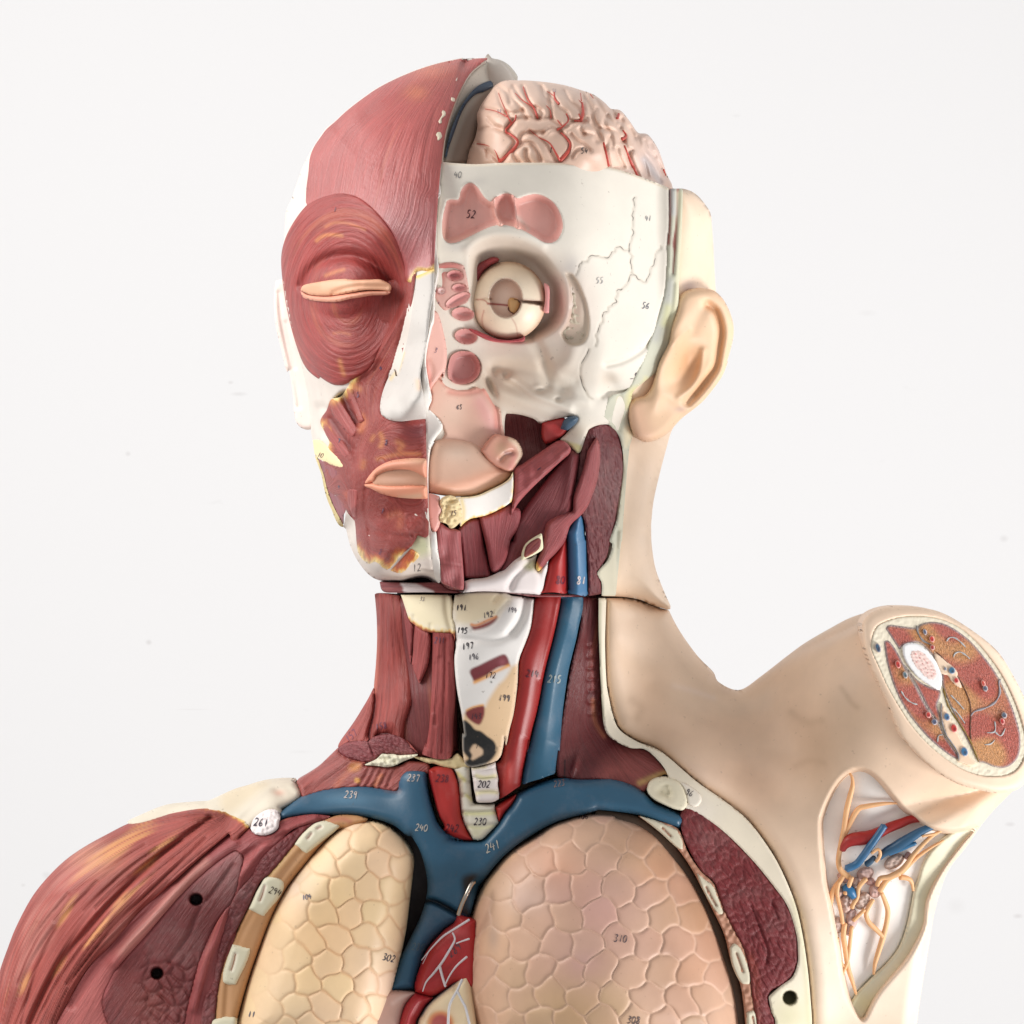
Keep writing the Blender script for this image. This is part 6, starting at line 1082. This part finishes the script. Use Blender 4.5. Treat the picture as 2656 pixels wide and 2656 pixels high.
lung('lung', "N 1760 172 1932 188 Q 130 462 285 512 410 595 512 712 652 890 764 1095 845 1296 915 1498 975 1698 1014 1932 1034 2180 * X 1270 2740 * N 780 2150 730 1932 680 1750 652 1600 650 1400 680 1200 720 1000 800 800 920 620 1050 485 1250 360 1400 262 1600 195", 80, 11, (204, 166, 142), (224, 188, 164),
     lambda x, y: np.ones(len(x)), [('d', 1560, 2350, 130, 100, (210, 160, 150), .5), ('d', 1300, 2450, 110, 160, (222, 180, 150), .5), ('d', 1450, 2600, 160, 70, (196, 164, 126), .6), ('d', 1450, 2250, 60, 50, (216, 160, 132), .5), ('d', 1700, 2260, 60, 60, (204, 148, 110), .5), ('s', "N 640 1500 720 1050 900 660 1200 400", 14, (232, 186, 146), .6), ('d', 1600, 2300, 90, 50, (200, 160, 150), .4), ('d', 1800, 2420, 100, 240, (176, 130, 100), .7), ('d', 1500, 2650, 160, 60, (190, 158, 116), .6), ('d', 1660, 2200, 80, 50, (190, 150, 120), .6), ('s', 'Q 300 600 560 880 740 1200 860 1600', 26, (190, 146, 118), .4), ('d', 1360, 2330, 60, 40, (222, 192, 178), .5), ('d', 1280, 2430, 16, 40, (150, 140, 140), .35), ('d', 1520, 2500, 60, 40, (206, 160, 160), .4)],  # browner patches along the right paint in the lung's shaded side
     [('Q', 165, 1325, '310', 52, (90, 76, 80), 4, 3), ('Q', 260, 1905, '308', 52, (90, 76, 76), 4, 3), ('N', 1650, 195, '106', 50, (90, 60, 60))], [('b', 1530, 2500, 280, 340, 90)], 120, 150, 50, label='broad pinkish lung')
# dark seams on the light cell borders are real grooves; a second darker line runs in the lower edges

# heart and great vessels between the lungs
aor = td('aorta', "N 600 1010 * 690 1040 760 1060 * 760 1600 600 1590 500 1650 * 380 1702 250 1672 * 244 1600 290 1450 350 1310 480 1160 570 1090", TO, (170, 40, 42), M_GLOSS, h=2.8, off=30, bevel=34, bh=40, thick=60,
   paint=[('d', 1190, 2420, 20, 16, (200, 90, 92), .5), ('d', 1160, 2470, 22, 26, (206, 70, 70), .4)], texts=[('N', 575, 1310, '289', 70, (90, 60, 70), -40)])
for nm, pth, w in [('nerve', "N 300 1400 400 1280 480 1200 540 1160 620 1110 700 1060", [3, 8, 9]), ('nerve', "N 560 1170 580 1220 560 1270 520 1340 470 1420 400 1510 340 1580 310 1660", [7, 10, 9, 4]), ('nerve', "N 450 1440 470 1520 500 1620", [11, 9]), ('nerve', "N 500 1600 540 1520 600 1440 680 1370", [5, 9]), ('nerve', "N 590 1260 640 1240 700 1220", [5, 8]), ('nerve', "N 310 1430 360 1330", [2, 3])]:
    tube(nm, smooth_line(T(pth), 8), [v * .34 for v in w], 50, (206, 196, 200), M_GLOSS, parent=aor, n=8, flat=.6, dfun=lambda x, y: TO(x, y) - 18 * np.clip((1190 - x) / 90, 0, 1))
td('heart', "N 700 1480 * 640 1530 560 1600 480 1660 400 1730 340 1790 300 1860 270 1932 250 2150 * 800 2150 * 760 1932 *", TO, (236, 216, 180), M_GLOSS, h=3, off=34, bevel=30, bh=34, thick=60,
   paint=[('s', "N 640 1530 480 1660 370 1750 300 1850", 5, (90, 120, 130), .9), ('d', 1140, 2650, 30, 24, (176, 84, 74), .9), ('r', TE('N', 460, 1932, 90, 90), [(-12, (226, 190, 110), .0), (-2, (214, 130, 80), .8), (8, (170, 80, 76), 1)])])
for p_ in ["N 640 1560 600 1650 560 1720 530 1800 520 2000", "N 600 1660 640 1740 670 1800 700 1932"]:
    tube('coronary_vein', smooth_line(T(p_), 8), 3.4, 68, (206, 204, 206), M_GLOSS, parent=model, n=8, flat=.6, dfun=TO)
td('pulmonary_artery', "N 250 1672 * 330 1692 400 1712 * 340 1770 290 1850 250 1932 240 2150 * 60 2150 * 110 1932 150 1800 200 1720", TO, (176, 50, 56), M_GLOSS, h=3, off=20, bevel=24, bh=28, thick=60, ops=[('g', "N 300 1700 220 1800 170 1932", 6, -5)])
td('heart_wall', "N -80 1700 * 40 1655 130 1655 250 1672 * 200 1720 150 1800 120 1932 80 2150 * -160 2150 *", TO, (200, 160, 146), M_GLOSS, h=3.4, off=10, bevel=16, bh=18, thick=60, paint=[('s', "N 60 1760 150 1700 220 1690", 6, (220, 190, 180), .6)])

# right side of the chest opening
td('pectoral_section', "Q 590 440 * 610 405 650 392 700 402 * 800 480 905 570 1000 665 1100 770 1180 865 1250 955 1320 1045 1360 1120 1395 1210 1412 1300 1422 1420 1415 1510 1380 1590 * 1330 1640 1290 1665 1240 1690 1210 1730 * 1212 1780 1235 1850 1262 1932 1300 2180 * 1170 2180 * 1130 1932 1100 1750 1078 1560 1040 1400 960 1250 880 1080 830 930 740 850 660 720 606 600 * 590 520", TO, (116, 40, 44), M_CUT, h=3.2, off=-6, bevel=6, thick=90, fib=straight(55, .2), ops=[FA[0], ('g', "Q 1090 1090 1150 1250 1205 1400 1200 1500", 4, 6), ('g', "Q 1240 1080 1280 1180", 4, 6)], paint=[FA[1], ('s', "Q 1080 1450 1120 1600 1130 1932", 12, (150, 70, 50), .4)])
ribr = td('rib_cartilage', "Q 290 455 * 400 485 500 510 570 545 * 600 600 645 720 735 850 825 935 880 1080 960 1250 1040 1400 1078 1560 1100 1750 1130 1932 1150 2180 * 1070 2180 * 1050 1932 1035 1780 1010 1640 950 1500 900 1300 820 1130 740 970 660 820 560 680 440 570", TO, (176, 128, 104), M_PNT, h=3, off=-10, bevel=6, thick=80, ops=[('noise', 20, 2, 2)])
for sp, gs in [("Q 300 458 * 420 490 560 550 * 598 620 610 700 * 560 680 440 570", ["Q 460 540 520 600"]), ("Q 700 850 * 760 905 820 950 860 1050 895 1150 * 850 1150 800 1080 740 970 715 900", ["Q 770 960 810 1040 840 1090"]),
               ("Q 935 1390 * 970 1360 1020 1400 1060 1500 1082 1600 1078 1650 * 1030 1650 990 1600 950 1500", ["Q 985 1430 1010 1500 1030 1560"]), ("Q 1055 1850 * 1110 1840 1130 1932 1145 2100 * 1060 2100 *", ["Q 1100 1880 1110 1932"])]:
    part('rib_section', sp, TO, (206, 198, 176), M_BONE, parent=ribr, h=2.8, off=-4, bevel=7, thick=40, ops=[('g', g, 3.4, 6) for g in gs], paint=[('s', g, 2.4, (150, 100, 80), .9) for g in gs])
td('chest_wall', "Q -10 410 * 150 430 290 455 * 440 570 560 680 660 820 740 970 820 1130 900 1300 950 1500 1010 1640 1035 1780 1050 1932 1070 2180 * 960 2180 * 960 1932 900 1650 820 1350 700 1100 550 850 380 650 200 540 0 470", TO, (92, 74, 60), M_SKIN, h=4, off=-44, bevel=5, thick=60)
td('collar_bone_section', "Q 352 270 * 365 225 400 195 450 182 520 185 570 205 600 240 625 290 640 340 * 630 390 602 418 * 540 405 470 375 400 340 * 360 300", TO, (222, 214, 190), M_BONE, h=2.8, off=8, bevel=10, thick=60, ops=[('b', 1715, 2052, 12, 10, -8), ('b', 1735, 2062, 12, 14, -9), ('b', 1726, 2040, 10, 6, -6), ('g', "Q 500 250 510 310 460 290", 4, 5)], paint=[('d', 1725, 2055, 24, 20, (190, 180, 150), .5)])
td('coracoid_section', "Q 572 215 * 620 218 680 255 730 300 742 345 * 720 380 690 395 * 660 385 635 370 * 625 290 600 240", TO, (228, 220, 206), M_BONE, h=2.8, off=4, bevel=8, thick=60, texts=[('Q', 655, 290, '96', 44, (90, 84, 84), 20)])
# ------------------------------------------------------------------ armpit window
WIN = "S 64 560 78 430 152 262 242 154 340 108 430 128 510 192 600 302 680 392 750 442 850 514 950 550 1028 552 * 940 640 880 740 820 850 770 930 740 990 720 1100 690 1240 640 1380 580 1470 500 1550 430 1610 360 1690 320 1750 * 280 1795 * 235 1650 192 1400 132 1080 92 900"
AD = lambda x, y: skin_d(x, y) - 66
win = td('armpit_tissue', WIN, AD, (248, 245, 242), M_BONE, h=4, off=8, bevel=8, bh=16, thick=30, ops=[('b', 2180, 2150, 60, 100, -10), ('b', 2330, 2150, 70, 60, -8)], paint=[('d', 2290, 2030, 70, 50, (200, 192, 184), .5), ('d', 2350, 2130, 50, 30, (216, 208, 190), .5)])
td('fat_layer', "S 1028 552 * 1120 538 1225 508 * 1160 590 1080 690 980 850 895 1050 850 1150 822 1250 770 1370 700 1480 600 1600 500 1720 430 1820 372 1915 * 330 1870 280 1795 * 340 1710 400 1650 470 1580 560 1490 640 1380 690 1240 720 1100 740 990 770 900 800 800 860 700 940 620", AD, (232, 226, 200), M_SKIN, h=4, off=30, bevel=8, bh=10, thick=50, paint=[('d', 2240, 2600, 40, 30, (218, 210, 160), .6), ('d', 2400, 2350, 30, 60, (220, 216, 180), .5)])
NV = (234, 182, 132)
def tb(n, p_, r, c_, lift, mat=None, par=None):
    r = r * .84 if np.isscalar(r) else [v * .84 for v in r]
    return tube(n, smooth_line(T(p_), 10), r, lift, c_, mat or M_SKIN, parent=model, n=10, dfun=AD)
for p_, r, l in [("S 283 150 300 180 305 240 285 320 262 420 245 540 225 640 205 760 215 830 250 870 280 890", [3, 8, 9, 8, 8, 8, 9], 26), ("S 640 368 560 366 480 374 400 388 350 402 310 460 275 530 240 610 225 660", [2, 6, 8, 9, 8, 6], 22),
                 ("S 240 880 215 920 185 960 160 1010 148 1080 138 1130", [8, 9, 9, 5], 26), ("S 210 920 195 1000 210 1080 225 1150 235 1220", 6, 34), ("S 300 890 275 960 250 1010", 7, 34), ("S 400 900 350 960 340 1030 310 1080 300 1110", [8, 6, 7], 34),
                 ("S 970 545 880 590 800 660 730 740 690 800 640 850 560 890 500 900 480 950", [3, 6, 7, 8, 9, 9, 7], 36), ("S 950 630 860 680 760 750 680 830 650 860", [3, 5, 7, 7], 30), ("S 640 860 560 900 520 950 500 990", 9, 36), ("S 640 890 700 900 725 930 735 985", [9, 7, 4], 30),
                 ("S 510 1000 535 1060 555 1130 545 1220 525 1300 495 1400 465 1500 455 1580", [6, 8, 8, 9, 8, 4], 30), ("S 450 1050 420 1100 400 1150 420 1210 470 1260 520 1310", [7, 7, 8, 7], 32), ("S 390 1120 350 1160 310 1200", 6, 34),
                 ("S 250 1220 240 1300 250 1380 260 1450 275 1540 300 1620 330 1720", [8, 8, 8, 7, 4], 30), ("S 300 1240 290 1320 280 1420 265 1500 240 1560 225 1620 222 1660", [6, 6, 6, 4], 32), ("S 200 1320 192 1400 205 1460 240 1520 265 1530", 5, 30), ("S 800 600 850 590 900 580", 4, 40), ("S 440 720 490 690 500 740 470 780", 5, 48)]:
    tb('nerve', p_, r, NV, l)
tb('axillary_artery', "S 232 700 250 660 300 625 400 610 480 580 560 540 640 510 720 480 800 470", [10, 20, 22, 18, 16, 15, 13, 12], (160, 36, 34), 28, M_GLOSS)
tb('axillary_vein', "S 495 750 540 710 600 680 700 620 800 560 900 520", [10, 15, 17, 15, 12, 9], (52, 92, 124), 30, M_GLOSS)
tb('axillary_vein', "S 260 830 330 800 380 740 430 670 480 600 530 525", [12, 12, 12, 12, 11, 11], (48, 100, 140), 44, M_GLOSS)
tb('axillary_vein', "S 560 720 640 690 700 665 755 650", [9, 9, 9, 6], (56, 110, 150), 30, M_GLOSS)
tb('axillary_vein', "S 400 800 430 780 460 745", [10, 10, 7], (40, 80, 106), 40, M_GLOSS)
tb('axillary_vein', "S 245 960 280 980 315 1030", [11, 16, 12], (50, 110, 156), 30, M_GLOSS)
for c_, rx, ry, a, cc in [((395, 865), 62, 46, -20, (196, 164, 156)), ((470, 980), 48, 60, 20, (202, 168, 160)), ((600, 780), 80, 46, -30, (200, 176, 164)), ((300, 1190), 42, 80, 5, (206, 176, 170)), ((210, 1000), 26, 50, 10, (200, 170, 160)), ((380, 1060), 50, 70, 35, (204, 180, 168)), ((205, 1230), 34, 60, 0, (204, 180, 172)), ((330, 930), 40, 40, 0, (200, 176, 166)), ((250, 900), 30, 34, 20, (196, 160, 156)), ((280, 1260), 30, 50, 0, (206, 176, 168)), ((430, 920), 34, 30, 0, (204, 166, 160)), ((340, 1000), 26, 36, 0, (200, 170, 160)), ((225, 880), 30, 26, 0, (196, 160, 150)), ((700, 740), 26, 30, 30, (200, 160, 154)), ((260, 1080), 44, 70, 0, (206, 180, 170))]:
    td('lymph_node', TE('S', c_[0], c_[1], rx, ry, a), AD, cc, M_POR, h=3, off=30, bevel=14, bh=18, thick=40, ops=[('noise', 14, 2.5, int(c_[0]))])
# ------------------------------------------------------------------ backdrop
def backdrop():
    me = bpy.data.meshes.new('backdrop_wall'); n = 24
    vs = [(-4 + 8 * i / n, 1.3, -4 + 8 * j / n) for j in range(n + 1) for i in range(n + 1)]
    fs = [(j * (n + 1) + i, j * (n + 1) + i + 1, (j + 1) * (n + 1) + i + 1, (j + 1) * (n + 1) + i) for j in range(n) for i in range(n)]
    me.from_pydata(vs, [], fs)
    m = bpy.data.materials.new('white_wall'); m.use_nodes = True; nt = m.node_tree
    pb = nt.nodes['Principled BSDF']; pb.inputs['Roughness'].default_value = .9; pb.inputs['Specular IOR Level'].default_value = .1
    tc = nd(nt, 'ShaderNodeTexCoord'); mp = nd(nt, 'ShaderNodeMapping'); mp.inputs['Scale'].default_value = (1, 1, 2.2)
    nt.links.new(tc.outputs['Object'], mp.inputs['Vector'])
    no = nd(nt, 'ShaderNodeTexNoise'); no.inputs['Scale'].default_value = 26; no.inputs['Detail'].default_value = 4
    nt.links.new(mp.outputs[0], no.inputs['Vector'])
    cr = nd(nt, 'ShaderNodeMapRange'); cr.inputs['From Min'].default_value = .74; cr.inputs['From Max'].default_value = .8; cr.inputs['To Max'].default_value = .12
    nt.links.new(no.outputs['Fac'], cr.inputs['Value'])
    mx = nd(nt, 'ShaderNodeMix', data_type='RGBA'); nt.links.new(cr.outputs[0], mx.inputs['Factor'])
    mx.inputs['A'].default_value = (.815, .812, .818, 1); mx.inputs['B'].default_value = (.5, .48, .48, 1)
    c = mx.outputs['Result']
    # scuffs on the wall where the photograph shows them
    for px, py, w, h, a in [(620, 1022, 26, 7, .35), (598, 992, 9, 6, .4), (332, 1177, 9, 8, .4), (386, 1666, 10, 9, .5), (2604, 1397, 14, 12, .35), (2620, 2138, 16, 8, .4), (2640, 2376, 16, 8, .45), (2480, 2350, 30, 26, .15),
                            (120, 2270, 14, 12, .3), (60, 2296, 8, 6, .3), (780, 1950, 40, 6, .12), (2250, 812, 30, 10, .12), (500, 1840, 60, 3, .15), (1910, 300, 14, 6, .15)]:
        k = S * 3.3 / 2
        sb = nd(nt, 'ShaderNodeVectorMath', operation='SUBTRACT'); nt.links.new(tc.outputs['Object'], sb.inputs[0])
        sb.inputs[1].default_value = ((px - 1328) * k, 1.3, (1328 - py) * k)
        sc_ = nd(nt, 'ShaderNodeVectorMath', operation='MULTIPLY'); nt.links.new(sb.outputs[0], sc_.inputs[0]); sc_.inputs[1].default_value = (1 / (w * k), 1, 1 / (h * k))
        ln = nd(nt, 'ShaderNodeVectorMath', operation='LENGTH'); nt.links.new(sc_.outputs[0], ln.inputs[0])
        r_ = nd(nt, 'ShaderNodeMapRange'); r_.inputs['From Min'].default_value = 1; r_.inputs['From Max'].default_value = .2; r_.inputs['To Min'].default_value = 0; r_.inputs['To Max'].default_value = a
        nt.links.new(ln.outputs['Value'], r_.inputs['Value'])
        m2 = nd(nt, 'ShaderNodeMix', data_type='RGBA'); nt.links.new(r_.outputs[0], m2.inputs['Factor']); nt.links.new(c, m2.inputs['A']); m2.inputs['B'].default_value = (.58, .56, .56, 1)
        c = m2.outputs['Result']
    nt.links.new(c, pb.inputs['Base Color'])
    me.materials.append(m)
    o = bpy.data.objects.new('backdrop_wall', me); col.objects.link(o); o['kind'] = 'structure'
backdrop()
